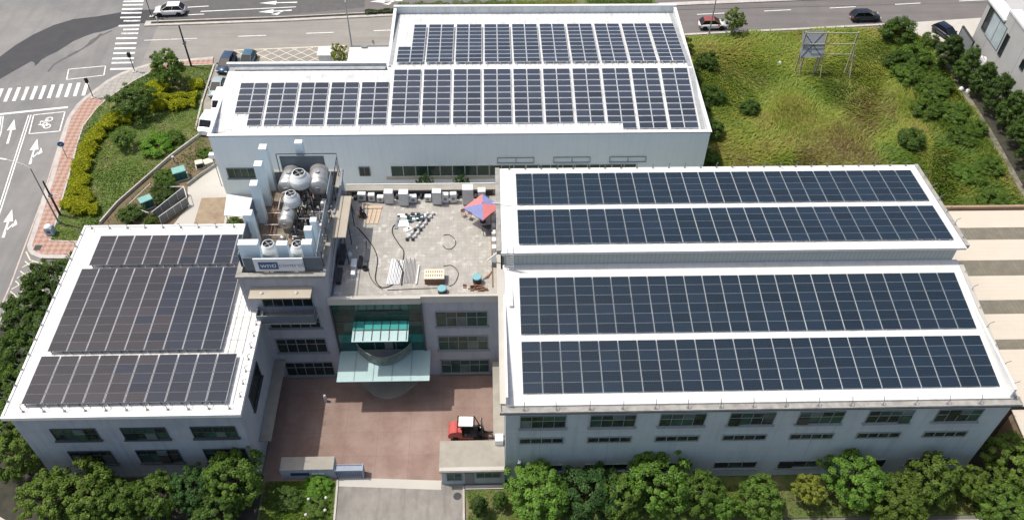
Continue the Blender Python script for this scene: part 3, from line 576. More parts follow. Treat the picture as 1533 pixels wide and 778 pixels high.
# ================================================================== BUILDINGS
def window(parent, plane, a0, a1, z0, z1, nx, rows, frame='frame', panes='pane', depth=.1, sgn=-1, sill=True, open_=None, bar=.07, axis='y', mix=None):
    """plane = coordinate of the wall; window lies on a wall facing -y (axis y) or +-x (axis x)"""
    def put(mb, u0, u1, w0, w1, d0, d1, mi=0):
        lo, hi = sorted((plane + sgn * d0, plane + sgn * d1))
        if axis == 'y': mb.box(u0, u1, lo, hi, w0, w1, mi)
        else: mb.box(lo, hi, u0, u1, w0, w1, mi)
    fm = MB()
    put(fm, a0 - bar, a0, z0 - bar, z1 + bar, 0, depth); put(fm, a1, a1 + bar, z0 - bar, z1 + bar, 0, depth)
    put(fm, a0, a1, z1, z1 + bar, 0, depth); put(fm, a0, a1, z0 - bar, z0, 0, depth)
    for i in range(1, nx): u = a0 + (a1 - a0) * i / nx; put(fm, u - bar * .4, u + bar * .4, z0, z1, 0, depth * .8)
    zs = [z0] + list(rows) + [z1]
    for z in rows: put(fm, a0, a1, z - bar * .4, z + bar * .4, 0, depth * .78)
    if sill: put(fm, a0 - .2, a1 + .2, z0 - bar - .12, z0 - bar, 0, depth + .12)
    f = fm.build('window', M_[frame], parent, True)
    pm = MB()
    for i in range(nx):
        for j in range(len(zs) - 1):
            k = random.random(); mi = 0 if k < .58 else 1 if k < .86 else 2
            if mix is not None: mi = mix
            tilt = random.uniform(-.02, .02)
            if mix is None and random.random() < .12: tilt = .5
            u0, u1 = a0 + (a1 - a0) * i / nx, a0 + (a1 - a0) * (i + 1) / nx
            put(pm, u0 + .02, u1 - .02, zs[j] + .02, zs[j + 1] - .02, .012, .03 + tilt * .3, mi)
    pm.build('pane', [M_[panes], M_['pane2'], M_['pane3']], f, True)
    return f
def part(name, mb, m, parent): return mb.build(name, m if isinstance(m, (list, tuple)) else M_[m], parent, True)

# ---- long right hall
A = thing('factory_building', 'long grey hall at right with stepped white roof covered in dark solar panels', 'factory', (22.5, 39.3, 0))
m = MB(); m.box(1.1, 44.0, 39.9, 66.4, 0, 11.3, 0)
part('wall', m, 'wall_f', A)
m = MB()   # low roof: a sloping sheet with verge
def slab(mb, x0, x1, ya, za, yb, zb, t=.18, mi=0, top=None):
    vs = [(x0, ya, za - t), (x1, ya, za - t), (x1, yb, zb - t), (x0, yb, zb - t), (x0, ya, za), (x1, ya, za), (x1, yb, zb), (x0, yb, zb)]
    mb.add(vs, [(0, 3, 2, 1), (0, 1, 5, 4), (1, 2, 6, 5), (2, 3, 7, 6), (3, 0, 4, 7), (4, 5, 6, 7)], mi); return mb
slab(m, 1.25, 44.2, 40.42, 11.52, 54.995, 13.04, .16)
part('lower_roof', m, 'roofw', A)
part('gable_wall', MB().box(1.12, 1.3, 40.5, 55.3, 11.3, 12.7), 'trimw', A); part('gable_wall', MB().box(43.8, 43.98, 40.5, 55.3, 11.3, 12.7), 'trimw', A)
m = MB(); m.box(.62, 44.75, 39.82, 40.60, 11.305, 11.35); m.box(.62, 44.75, 39.78, 39.88, 11.22, 11.46); m.box(.62, .72, 39.88, 40.6, 11.35, 11.5); m.box(44.65, 44.75, 39.88, 40.6, 11.35, 11.5)
part('gutter', m, 'gutter', A); part('gutter_dark_line', MB().box(.6, 44.77, 39.76, 39.90, 11.14, 11.218), 'dark', A)  # thin dark line along the gutter's underside
m = MB(); m.box(1.3, 43.7, 55.0, 55.2, 11.35, 14.8); m.box(1.3, 43.7, 55.2, 66.3, 11.35, 13.4); part('upper_wall', m, [add_lines(mat('grey_ribbed_cladding', (.42, .46, .44), .6, .05, 1.2), 0, .4, .12, (.32, .35, .34), .6)], A)
m = MB(); slab(m, 1.0, 44.2, 54.85, 15.02, 67.75, 13.80, .14); part('upper_roof', m, 'roofw', A)
m = MB(); m.box(.95, 44.25, 54.64, 54.845, 14.72, 15.0); part('upper_gutter', m, 'trimw', A)
part('upper_verge', slab(MB(), .55, .98, 54.9, 15.08, 67.8, 13.87, .5), 'gutter', A); part('upper_verge', slab(MB(), 44.22, 44.6, 54.9, 15.08, 67.8, 13.87, .4), 'gutter', A)
part('lower_verge', slab(MB(), .62, 1.23, 40.62, 11.56, 54.5, 13.0, .5), 'concrete_l', A); part('lower_verge', slab(MB(), 44.22, 44.6, 40.62, 11.56, 54.6, 13.05, .45), 'concrete_l', A)
# ladder at the step, drain pipes
m = MB()
for x in (1.5, 2.1): m.tube([(x, 54.4, 13.0), (x, 54.45, 16.0)], .03, 6)
for k in range(9): m.tube([(1.5, 54.42, 13.2 + k * .3), (2.1, 54.42, 13.2 + k * .3)], .02, 5)
part('ladder', m, 'pipe_w', A)
m = MB(); m.tube([(-.3, 56.2, 12.4), (.6, 56.0, 13.6), (1.6, 55.2, 13.9)], .08, 8); m.tube([(.2, 61.8, 14.6), (1.9, 61.6, 14.72)], .05, 6); part('drain_pipe', m, 'pipe_w', A)
for i in range(7):
    x0 = 2.35 + i * 5.93
    window(A, 39.9, x0, x0 + 3.8, 8.95, 10.75, 4, [10.0], mix=None, bar=.045)
    window(A, 39.9, x0 + .02, x0 + 3.72, 6.5, 7.25, 4, [], sill=False, mix=0, bar=.09)
    window(A, 39.9, x0 + .1, x0 + 3.9, 1.6, 2.65, 3, [], sill=True, bar=.05)
post = MB(); post.tube([(0, 0, 0), (0, 0, .6), (.0, .34, .85)], .032, 5); post.box(-.1, .1, -.1, .1, 0, .06)
pm_ = post.build('roof_post', M_['midgrey']); post_me = pm_.data; bpy.data.objects.remove(pm_)
def roof_post(parent, x, y, z, rz=0):
    o = bpy.data.objects.new('roof_post', post_me); COL.objects.link(o); o.parent = parent
    o.location = Vector((x, y, z)) - OFF[parent.name]; o.rotation_euler = (random.uniform(-.1, .1), random.uniform(-.1, .1), rz)
for i in range(15): roof_post(A, 2.6 + i * 2.75, 40.05, 11.35)
for i in range(7): roof_post(A, 44.4, 41.5 + i * 2.0, 11.6 + i * .21, R(-90))
for i in range(6): roof_post(A, 44.4, 56 + i * 1.9, 14.95 - i * .19, R(-90))
for i in range(26): roof_post(A, 2.0 + i * 1.65, 67.6, 13.8, PI)
m = MB(); m.box(1.62, 1.98, 50.2, 53.0, 12.62, 12.80); part('roof_vent', m, 'ac', A)
m = MB(); m.box(2.2, 2.45, 39.5, 39.78, 3.6, 3.75); m.tube([(2.3, 39.9, 3.7), (2.3, 39.6, 3.7)], .03, 5); part('wall_lamp', m, 'white', A)
m = MB(); m.box(.05, 1.08, 42.8, 51.2, 2.85, 3.02); part('side_canopy', m, 'concrete', A)

# ---- rear white hall (L-shaped, gabled roof behind parapets)
B = thing('warehouse', 'white L-shaped hall at the back with pale blue front and parapet round its solar roof', 'warehouse', (0, 79.2, 0))
yb_l, yb_m, zt = 92.0, 106.5, 9.2
m = MB()
m.box(-32.3, 25.8, 79.2, 92.0, 0, 8.3); m.box(-12.72, 25.8, 92.0, 106.5, 0, 8.2)
part('wall', m, 'wall_b', B)
m = MB()
slab(m, -32.1, 25.6, 79.4, 8.28, 90.85, 9.88, .1); 
slab(m, -12.5, 25.6, 91.15, 9.84, 106.3, 8.35, .1)
part('roof', m, 'roofr', B)
m = MB(); m.box(-12.5, 25.5, 90.86, 91.14, 9.75, 9.93); part('roof_ridge', m, 'trimw', B)
for (x0, x1, ya, za, yb, zb) in [(-32.05, -31.35, 79.5, 8.30, 91.6, 9.93), (25.0, 25.55, 79.5, 8.30, 90.8, 9.885), (25.0, 25.55, 91.2, 9.85, 106.2, 8.37), (-12.48, -11.95, 92.2, 9.75, 106.2, 8.37)]:
    part('side_grey_strip', slab(MB(), x0, x1, ya, za, yb, zb, .05), 'grey_strip', B)  # flat grey strips on the roof edge, standing in for the parapet's inner face
part('rear_grey_strip', MB().box(-31.35, -12.8, 91.0, 91.65, 9.88, 9.96), 'grey_strip', B)  # same stand-in strip for the inner face of the left wing's rear parapet
w = .22
pp = MB()
for (x0, x1, y0, y1, ztop) in [(-32.3, 25.8, 79.2, 79.2 + w, 9.2), (-32.3, -32.3 + w, 79.2 + w, 92.0 - w, 9.2), (25.8 - w, 25.8, 79.2 + w, 106.5 - w, 9.2), (-12.72, 25.8, 106.5 - w, 106.5, 9.45), (-12.72, -12.72 + w, 92.0 - w, 106.5 - w, 9.2), (-32.3, -12.72, 92.0 - w, 92.0, 10.3)]:
    pp.box(x0, x1, y0, y1, 8.2, ztop, 0)
part('parapet', pp, 'wall_in', B)
m = MB()
for (x0, x1, y0, y1, z) in [(-32.42, 25.92, 79.06, 79.46, 9.2), (-32.42, -32.02, 79.46, 91.7, 9.2), (25.52, 25.92, 79.46, 106.2, 9.2), (-12.84, 25.92, 106.2, 106.62, 9.45), (-12.84, -12.44, 92.12, 106.2, 9.2), (-32.42, -12.44, 91.7, 92.1, 10.3)]:
    m.box(x0, x1, y0, y1, z, z + .07)
part('coping', m, 'trimw', B)
part('wall_panel', MB().box(-32.28, 25.78, 79.12, 79.19, .9, 9.05), 'wall_b', B)
for i in range(10):
    x0 = -11.8 + i * 2.95
    window(B, 79.12, x0, x0 + 2.85, 2.85, 4.45, 2, [], frame='trimw', sill=False, mix=1, bar=.07)
window(B, 79.12, -31.3, -28.1, 2.85, 4.3, 4, [], sill=True, mix=1)
window(B, 79.12, -15.6, -14.4, 3.0, 4.3, 2, [], sill=False, mix=0)
for i, x in enumerate((.9, 7.6, 14.3)):
    m = MB()
    for (a, b, c, d) in [(x, x + 4.4, 5.55, 5.61), (x, x + 4.4, 4.75, 4.8), (x, x + .06, 4.8, 5.55), (x + 2.2, x + 2.26, 4.8, 5.55), (x + 4.34, x + 4.4, 4.8, 5.55)]: m.box(a, b, 79.02, 79.11, c, d)
    part('louvre_frame', m, 'frame', B)
m = MB(); m.box(-12.5, 19.5, 79.0, 79.11, 2.35, 2.75); part('sill_band', m, 'concrete_l', B)
m = MB(); m.tube([(25.95, 85, 9.0), (25.95, 85, .2)], .08, 8); m.tube([(26.0, 80.2, 6.0), (26.5, 80.2, 6.0)], .06, 6); part('downpipe', m, 'frame', B)
# white entrance canopy in the notch
t = thing('entrance_canopy', 'flat white canopy roof in the notch behind the rear hall', 'canopy', (-16.6, 103, 0))
m = MB(); m.bev(-19.5, -13.5, 100.2, 105.6, 3.3, 3.55, .04); part('canopy_roof', m, 'roofw', t)
for x in (-19.2, -14):
    for y in (100.6, 105.2): part('post', MB().box(x - .09, x + .09, y - .09, y + .09, 0, 3.3), 'trimw', t)
m = MB(); m.strip([(-19.4, 105.7), (-13.4, 105.7)], .08, 3.7, h=.16); m.box(-17.8, -17.0, 105.2, 105.55, 3.55, 3.8); part('roof_edge', m, 'midgrey', t)
t = thing('kiosk', 'small white roofed box beside the bush on the hatched forecourt', 'kiosk', (-23.3, 106.6, 0))
part('cabin', MB().box(-24.1, -22.5, 105.6, 107.4, 0, 2.2), 'trimw', t); part('cabin_roof', MB().bev(-24.3, -22.3, 105.4, 107.6, 2.2, 2.35, .04), 'roofw', t)

# ---- left building
Cb = thing('office_building', 'low slate blue building at left with white roof and brownish panels', 'office', (-31, 40.9, 0))
part('wall', MB().box(-40.6, -21.5, 40.95, 63.0, 0, 10.2), 'wall_l', Cb)
m = MB(); m.box(-41.0, -21.2, 40.7, 63.3, 10.2, 10.45); part('roof', m, 'roofw', Cb)
m = MB()
for (x0, x1, y0, y1) in [(-41.05, -21.15, 40.62, 40.82), (-41.05, -40.85, 40.82, 63.2), (-21.4, -21.15, 40.82, 63.2), (-41.05, -21.15, 63.2, 63.4)]: m.box(x0, x1, y0, y1, 10.16, 10.53)
part('roof_edge', m, 'trimw', Cb)
for i in range(3):
    x0 = -37.85 + i * 5.95
    window(Cb, 40.95, x0, x0 + 3.7, 6.6, 8.25, 4, [7.5], frame='framed', mix=None)
    window(Cb, 40.95, x0 + .2, x0 + 3.8, 2.6, 4.6, 4, [3.9], frame='framed')
window(Cb, -21.5, 43.9, 47.6, 6.2, 8.4, 2, [], axis='x', sgn=1, frame='framed', mix=0)
part('side_canopy', MB().box(-21.48, -20.4, 42.7, 51.8, 2.85, 3.0), 'concrete', Cb)
for i in range(11): roof_post(Cb, -40.2 + i * 1.78, 63.0, 10.45, PI)
for i in range(13): roof_post(Cb, -41.0, 42.3 + i * 1.65, 10.5, R(90))
for i in range(11): roof_post(Cb, -39.4 + i * 1.72, 41.3, 10.45)
for i in range(9): roof_post(Cb, -21.5, 42.5 + i * 1.3, 10.45, R(-90))
m = MB()
for y in (47.3, 48.6, 49.9, 51.2, 52.5): m.box(-23.8, -22.2, y, y + .05, 10.72, 10.76)
for x in (-23.6, -23.0, -22.3): m.box(x, x + .05, 47.0, 57.0, 10.66, 10.70)
part('cable_tray', m, 'trimw', Cb)
m = MB()
for x in (-24.3, -22.1, -22.6): m.box(x, x + .05, 41.7, 46.7, 10.62, 10.66)
part('roof_walkway', m, 'trimw', Cb)

# ---- centre block with terrace
E = thing('entrance_block', 'four storey centre block with green glass front below a roof terrace', 'office block', (-7.1, 51.9, 0))
m = MB(); m.box(-14.8, .75, 51.9, 66.5, 0, 11.4)
part('wall', m, 'wall_o', E)
part('terrace_floor', MB().box(-14.6, .55, 52.1, 66.3, 11.4, 11.65), 'tile', E)
m = MB(); m.box(-15.0, -6.5, 51.72, 52.1, 11.405, 12.22); m.box(-6.5, .75, 51.85, 52.1, 11.405, 12.3); m.box(.55, .95, 52.1, 66.5, 11.405, 12.3); m.box(-14.8, .55, 66.2, 66.5, 11.405, 12.35)
part('parapet', m, 'concrete_l', E)
m = MB(); m.box(-14.8, .6, 66.12, 66.95, 12.352, 12.42); part('coping', m, 'concrete', E)
m = MB(); m.box(-14.8, .6, 66.95, 67.05, 11.9, 12.5); part('coping_edge', m, 'trimw', E)
for (a, b, z0, z1) in [(-5.2, -.42, 7.95, 10.05), (-5.15, -.4, 4.25, 6.35), (-5.05, -.32, .45, 2.5)]:
    window(E, 51.9, a, b, z0, z1, 5, [z0 + (z1 - z0) * .62], mix=None, panes='pane2')
part('glass_front', MB().box(-14.75, -6.55, 51.74, 51.895, 7.0, 11.35), 'cglass', E)
m = MB(); m.box(-14.75, -6.55, 51.74, 51.895, 3.2, 5.6); part('lower_glass', m, 'tglass_d', E)
m = MB(); m.box(-14.75, -6.55, 51.74, 51.895, 5.65, 6.95); part('teal_glass_band', m, 'tglass', E)
m = MB(); m.box(-14.75, -6.55, 51.72, 51.738, 10.75, 11.40); part('glass_top', m, 'tglass_d', E)
m = MB(); m.box(-14.7, -6.6, 51.70, 51.738, 9.9, 9.98); m.box(-14.7, -6.6, 51.70, 51.738, 8.9, 8.95); m.box(-14.7, -6.6, 51.70, 51.738, 5.6, 5.66); m.box(-6.56, -6.42, 51.6, 51.895, 3.2, 11.40); m.box(-14.92, -14.78, 51.6, 51.895, 3.2, 11.40)
for x in (-12.8, -10.7, -8.6): m.box(x, x + .05, 51.70, 51.738, 3.2, 11.3)
part('mullion', m, 'framed', E)
m = MB(); m.box(-12.4, -8.3, 51.66, 51.70, 10.4, 10.55); m.box(-11.2, -9.6, 51.6, 51.66, 10.15, 10.5); part('blind_box', m, 'dark', E)
# upper canopy
m = MB(); slab(m, -12.95, -7.75, 49.3, 9.0, 50.6, 9.02, .05); uc = part('upper_canopy', m, 'canopy_g', E)
m = MB(); slab(m, -12.95, -7.75, 50.61, 9.02, 51.7, 9.02, .05); part('canopy_glass', m, 'canopy_t', uc)
m = MB()
for k in range(7): x = -12.75 + k * .8; m.box(x, x + .06, 49.4, 51.7, 9.03, 9.09)
m.box(-12.9, -7.8, 50.55, 50.65, 9.03, 9.08); part('canopy_rib', m, 'framed', uc)
m = MB(); slab(m, -14.8, -6.0, 48.1, 4.4, 51.72, 4.42, .06); lc = part('lower_canopy', m, 'canopy_g', E)
m = MB()
for k in range(5): x = -13.2 + k * 1.8; m.box(x, x + .04, 48.15, 51.7, 4.425, 4.45)
part('canopy_rib', m, 'frame', lc)
# bowed glass balcony
def arc(cx, y_wall, half, depth, n=17):
    return [(cx - half + 2 * half * k / (n - 1), y_wall - depth * math.sin(PI * k / (n - 1)) ** .8) for k in range(n)]
ar = arc(-10.45, 51.6, 2.65, 1.75)
m = MB(); m.prism(ar, 4.62, 4.78); bal = part('bowed_balcony', m, 'midgrey', E)
m = MB(); m.strip(ar, .06, 5.7, h=.95); part('balustrade', m, 'balus', bal)
m = MB(); m.tube([(x, y, 5.78) for x, y in ar], .045, 8); 
for k in range(0, 17, 2): m.tube([(ar[k][0], ar[k][1], 4.75), (ar[k][0], ar[k][1], 5.78)], .025, 6)
part('handrail', m, 'frame', bal)
m = MB(); m.box(-11.4, -11.3, 51.6, 51.72, 4.8, 7.2); m.box(-9.35, -9.25, 51.6, 51.72, 4.8, 7.2); m.box(-10.4, -9.6, 51.63, 51.73, 4.8, 7.0); part('balcony_door', m, 'midgrey', E)
part('entrance_step', MB().prism(arc(-10.4, 51.7, 3.3, 2.7), 0.03, .33), 'concrete', E)
m = MB(); m.box(-14.3, -6.6, 51.8, 51.895, .35, 3.1); part('entrance_door', m, 'pane', E)

# ---- plant tower
T = thing('stair_tower', 'grey tower block with screened rooftop plant beside the terrace', 'tower', (-18.6, 51.9, 0))
m = MB(); m.box(-22.5, -14.82, 51.9, 66.0, 0, 13.6)
for (x0, x1, y0, y1) in [(-22.5, -14.82, 51.9, 52.15), (-22.5, -22.25, 52.15, 65.8), (-15.07, -14.82, 52.15, 65.8), (-22.5, -14.82, 65.8, 66.0)]: m.box(x0, x1, y0, y1, 13.6, 15.1)
part('wall', m, 'wall_o', T)
m = MB()
for (x0, x1, y0, y1) in [(-22.62, -14.7, 51.75, 52.25), (-22.62, -22.15, 52.25, 65.7), (-15.15, -14.7, 52.25, 65.7), (-22.62, -14.7, 65.7, 66.1)]: m.box(x0, x1, y0, y1, 15.1, 15.4)
part('parapet', m, 'gutter', T)
part('plant_floor', MB().box(-22.2, -15.1, 52.2, 65.75, 13.6, 13.7), 'floorb', T)
for (a, b, z0, z1) in [(-20.85, -16.2, 8.05, 9.4), (-20.8, -16.1, 4.2, 6.25), (-20.6, -15.95, .35, 2.45)]:
    window(T, 51.9, a, b, z0, z1, 5, [z0 + (z1 - z0) * .62], mix=0)
window(T, 51.9, -20.9, -16.4, 11.2, 13.5, 5, [], frame='frame', mix=0, sill=False)
m = MB(); m.box(-21.6, -16.1, 50.55, 51.88, 13.7, 13.85); aw = part('awning', m, 'awning', T)
for x in (-20.5, -17.4):
    m = MB(); m.lathe((x, 51.15, 13.86), [(.16, 0), (.16, .03), (.12, .12), (.0, .17)], 14); part('awning_lamp', m, 'lampw', aw)
m = MB(); m.box(-21.55, -16.2, 50.7, 51.89, 9.95, 10.12); bc = part('balcony', m, 'concrete', T)
m = MB(); m.box(-21.5, -16.25, 50.72, 50.78, 10.15, 11.1); m.box(-21.5, -21.44, 50.78, 51.88, 10.15, 11.1); m.box(-16.31, -16.25, 50.78, 51.88, 10.15, 11.1); part('balustrade', m, 'screen', bc)
m = MB(); m.tube([(-21.5, 51.8, 11.15), (-21.5, 50.75, 11.15), (-16.25, 50.75, 11.15), (-16.25, 51.8, 11.15)], .04, 6); part('handrail', m, 'frame', bc)
# screens round the plant deck
def screen(nm, x0, x1, y0, y1, z0, z1, mt='screen'): part(nm, MB().box(x0, x1, y0, y1, z0, z1), mt, T)
screen('louvre_screen', -21.75, -14.95, 52.4, 52.46, 15.42, 17.1)
for y0, y1 in ((53, 55.9), (56.0, 58.9), (59.0, 61.9)): screen('louvre_screen', -22.3, -22.24, y0, y1, 15.0, 17.0)
for y0, y1 in ((52.7, 55.6), (56.2, 59.3), (60.2, 63.5)): screen('side_screen', -15.3, -15.24, y0, y1, 15.42, 17.5, 'screenp')
screen('rear_screen', -20.5, -16.2, 65.5, 65.55, 15.42, 17.6, 'screen')
m = MB(); 
for y in (53, 56, 59, 62, 65): m.tube([(-14.95, y, 15.4), (-14.95, y, 17.4)], .04, 6)
m.tube([(-14.95, 52.6, 17.4), (-14.95, 65.5, 17.4)], .045, 6); m.tube([(-20.8, 65.6, 17.8), (-14.95, 65.6, 17.8), (-14.95, 65.6, 15.4)], .045, 6); m.tube([(-20.8, 65.6, 15.4), (-20.8, 65.6, 17.8)], .045, 6)
part('railing', m, 'dark', T)
# white pillars round the plant deck
for (x, y, z0, z1, wx, wy) in [(-21.85, 63.0, 11.5, 18.9, .75, .8), (-21.75, 65.2, 13.7, 19.1, .75, .8), (-21.9, 60.6, 12.2, 18.6, .7, .8), (-21.2, 53.35, 15.42, 18.2, 1.75, .7), (-18.55, 66.3, 13.7, 18.8, .75, .6), (-18.3, 53.4, 15.0, 18.0, .95, .6), (-16.15, 53.5, 15.0, 18.0, .9, .7), (-16.3, 55.3, 15.0, 17.9, .7, .6), (-16.0, 56.5, 15.0, 17.8, .6, .6), (-22.1, 57.6, 13.7, 17.7, .8, .8)]:
    m = MB(); m.bev(x - wx / 2, x + wx / 2, y - wy / 2, y + wy / 2, z0, z1, .03, 0, 1); part('pillar', m, [M_['wall_b'], M_['trimw']], T)
# sign board on the front screen
sg = thing('sign_board', 'white sign board with blue box and lettering on the tower front', 'sign', (-18.65, 52.3, 16.3))
m = MB(); m.box(-20.85, -16.5, 52.25, 52.36, 15.55, 17.15); part('board', m, 'signw', sg)
m = MB(); m.box(-20.45, -18.75, 52.225, 52.249, 15.85, 16.75); bx = part('blue_box', m, 'signb', sg)
def text(body, size, x, y, z, m, parent, rx=PI / 2, rz=0, name='lettering', ext=.006, ax='CENTER'):
    c = bpy.data.curves.new(name, 'FONT'); c.body = body; c.size = size; c.extrude = ext; c.align_x = ax; c.align_y = 'CENTER'; c.resolution_u = 3
    o = bpy.data.objects.new(name, c); COL.objects.link(o); c.materials.append(M_[m]); o.parent = parent
    o.rotation_euler = (0, 0, 0); bpy.context.view_layer.update()
    me = bpy.data.meshes.new_from_object(o.evaluated_get(bpy.context.evaluated_depsgraph_get())); me.materials.clear(); me.materials.append(M_[m])
    bpy.data.objects.remove(o); o = bpy.data.objects.new(name, me); COL.objects.link(o); o.parent = parent
    o.location = Vector((x, y, z)) - OFF[parent.name]; o.rotation_euler = (rx, 0, rz); return o
text('wnti', .80, -19.6, 52.215, 16.33, 'signw', sg); text('control', .74, -17.6, 52.24, 16.33, 'signg', sg)
# brown covered walkway slab beside the tower
t = thing('lean_to_roof', 'long beige flat canopy along the tower side of the terrace', 'canopy', (-14.2, 60.6, 11.65))
m = MB(); m.bev(-14.66, -13.35, 56.4, 62.0, 15.42, 15.54, .03); part('canopy_roof', m, 'awning', t)
for y in (56.6, 59.2, 61.8): part('post', MB().box(-13.6, -13.52, y, y + .08, 11.65, 15.42), 'dark', t)

# ---- plant on the tower roof
def tank(label, cx, cy, cz, r, L, rz, z0):
    t = thing('steel_tank', label, 'tank', (cx, cy, z0), rz, 'steel tanks on the plant deck')
    zc = cz - z0; pr = [(.02, -L / 2 - r * .32), (r * .55, -L / 2 - r * .25), (r * .9, -L / 2 - r * .1), (r, -L / 2), (r, L / 2), (r * .9, L / 2 + r * .1), (r * .55, L / 2 + r * .25), (.02, L / 2 + r * .32)]
    MB().lathe((0, 0, zc), pr, 28, axis='y').build('shell', M_['steel'], t)
    for y in (-L * .3, L * .3):
        m = MB(); m.lathe((0, y, zc), [(r + .02, -.04), (r + .02, .04)], 28, axis='y', cap=False); m.box(-r * .7, r * .7, y - .08, y + .08, 0, zc - r * .7)
        m.build('saddle', M_['midgrey'], t)
    m = MB(); m.lathe((0, -L / 2 - r * .3, zc), [(r * .3, -.05), (r * .3, .1)], 16, axis='y'); m.lathe((0, 0, zc + r), [(.22, -.05), (.22, .14)], 14); m.build('manhole', M_['pipe'], t)
    return t
tank('big steel tank at the right rear corner of the plant deck', -16.7, 63.9, 16.0, .92, 2.5, R(4), 13.7)
tank('steel tank half hidden behind the taller cooling tower', -19.6, 64.2, 15.7, .9, 2.4, R(-6), 13.7)
tank('smallest steel tank lying left of the shorter middle cooling tower', -19.15, 59.6, 15.4, .68, 2.4, R(-4), 13.7)
def cooler(label, cx, cy, zb, r, h, leg):
    t = thing('cooling_tower', label, 'cooling tower', (cx, cy, 13.7), 0, 'white cooling towers on the plant deck')
    b = zb - 13.7
    MB().lathe((0, 0, b), [(r * .92, 0), (r, .08), (r, h * .45), (r * .97, h * .5), (r * .78, h * .78), (r * .62, h * .86), (r * .62, h), (r * .55, h)], 26, cap=False).build('shell', M_['plastic'], t)
    m = MB(); m.lathe((0, 0, b + h * .88), [(.0, 0), (r * .56, .0)], 24, cap=False); m.build('fan_well', M_['black'], t)
    m = MB()
    for k in range(4):
        a = k * PI / 2 + .4; m.quad((0, 0, b + h * .93), (r * .5 * math.cos(a), r * .5 * math.sin(a), b + h * .93), (r * .5 * math.cos(a + .5), r * .5 * math.sin(a + .5), b + h * .96), (0, 0, b + h * .95))
    m.lathe((0, 0, b + h * .9), [(.12, 0), (.12, .12)], 10); m.build('fan', M_['midgrey'], t)
    m = MB(); m.lathe((0, 0, b), [(r * .9, -.02), (r * .9, .0)], 20)
    for k in range(6):
        a = k * PI / 3; m.tube([(r * .8 * math.cos(a), r * .8 * math.sin(a), 0), (r * .8 * math.cos(a), r * .8 * math.sin(a), b)], .05, 6)
    m.build('leg', M_['dark'], t)
    m = MB(); m.lathe((0, 0, b + h * .5), [(r * 1.0, 0), (r * 1.02, .05), (r * .99, .1)], 26, cap=False); m.build('rim', M_['trimw'], t)
    return t
cooler('tallest white cooling tower between the two rear steel tanks', -18.25, 63.0, 16.2, 1.0, 1.5, 1.2)
cooler('white cooling tower on dark legs above the pipework', -18.75, 60.6, 15.9, .78, 1.35, 1.5)
for lb, x, y, h in (('slim upright steel vessel in front of the big right tank', -16.1, 61.4, 1.5), ('short upright steel vessel left of the black pump unit', -19.4, 57.2, 1.1), ('grey upright vessel among the pipes near the right screens', -15.9, 58.6, 1.3)):
    t = thing('pressure_vessel', lb, 'vessel', (x, y, 13.7), 0, 'upright vessels on the plant deck')
    MB().lathe((0, 0, .2), [(.05, 0), (.22, .05), (.28, .15), (.28, h - .15), (.2, h - .04), (.04, h)], 16).build('shell', M_['steel'], t)
    for k in range(3): MB().tube([(.2 * math.cos(k * 2.1), .2 * math.sin(k * 2.1), 0), (.2 * math.cos(k * 2.1), .2 * math.sin(k * 2.1), .35)], .03, 6).build('leg', M_['dark'], t)
    MB().tube([(0, 0, h + .15), (0, 0, h + .45), (.4, 0, h + .45), (.4, 0, .2)], .035, 6).build('pipe', M_['pipe'], t)
cooler('left of the two white cooling towers behind the sign board', -19.9, 54.4, 15.4, .85, 1.5, 1.2)
cooler('right of the two white cooling towers behind the sign board', -17.3, 54.4, 15.4, .75, 1.45, 1.2)
m = MB()
for k in range(95):
    x = random.uniform(-18.9, -16.0); y = random.uniform(57.2, 62.6); z = random.uniform(13.9, 15.0); a = random.choice([0, 1, 2]); l = random.uniform(.6, 2.2)
    d = [(l, 0, 0), (0, l, 0), (0, 0, .8)][a]; p = (x, y, z); e = (x + d[0], y + d[1], z + d[2])
    pts = [p, e] if k % 3 else [p, e, (e[0] + random.uniform(-.5, .5), e[1], e[2] + .4)]
    m.tube(pts, random.choice([.03, .045, .065]), 6, random.choice([0, 0, 1, 1, 2]))
for k in range(26):
    x = random.uniform(-18.8, -15.7); y = random.uniform(57.0, 62.4); s = random.uniform(.12, .3); m.bev(x, x + s, y, y + s * 1.4, 13.7, 13.7 + random.uniform(.4, 1.1), .02, random.choice([0, 1, 2]))
one('pipework', m, [M_['pipe'], M_['steel_d'], M_['pipe_w']], 'tangle of grey pipes and pumps in the middle of the plant deck', 'pipework')
m = MB()
for x in (-21.2, -20.9, -20.6): m.tube([(x, 58.5, 14.0), (x, 62.6, 14.0)], .05, 6, 0)
for y in (58.2, 59.6, 61.2): m.tube([(-21.6, y, 14.1), (-19.6, y, 14.1)], .045, 6, 1)
m.tube([(-20.6, 61.5, 14.2), (-20.1, 62.4, 15.6), (-19.2, 62.4, 16.0)], .06, 8, 1)
one('pipe_run', m, [M_['woodb'], M_['pipe_w']], 'brownish pipes running along the left side of the plant deck', 'pipework')
m = MB(); m.box(-21.6, -16.0, 55.5, 55.6, 14.4, 14.55); one('duct_bar', m, M_['pipe_w'], 'pale horizontal pipe crossing the deck behind the front cooling towers', 'pipe')
m = MB(); m.bev(-20.9, -20.3, 55.8, 56.3, 13.7, 14.6, .03); one('control_cabinet', m, M_['ac_t'], 'small white cabinet on the brown deck near the left screens', 'cabinet')
m = MB(); m.bev(-18.2, -17.5, 55.9, 56.9, 13.7, 15.2, .03); one('pump_unit', m, M_['black'], 'black pump unit standing just behind the front cooling towers', 'pump')
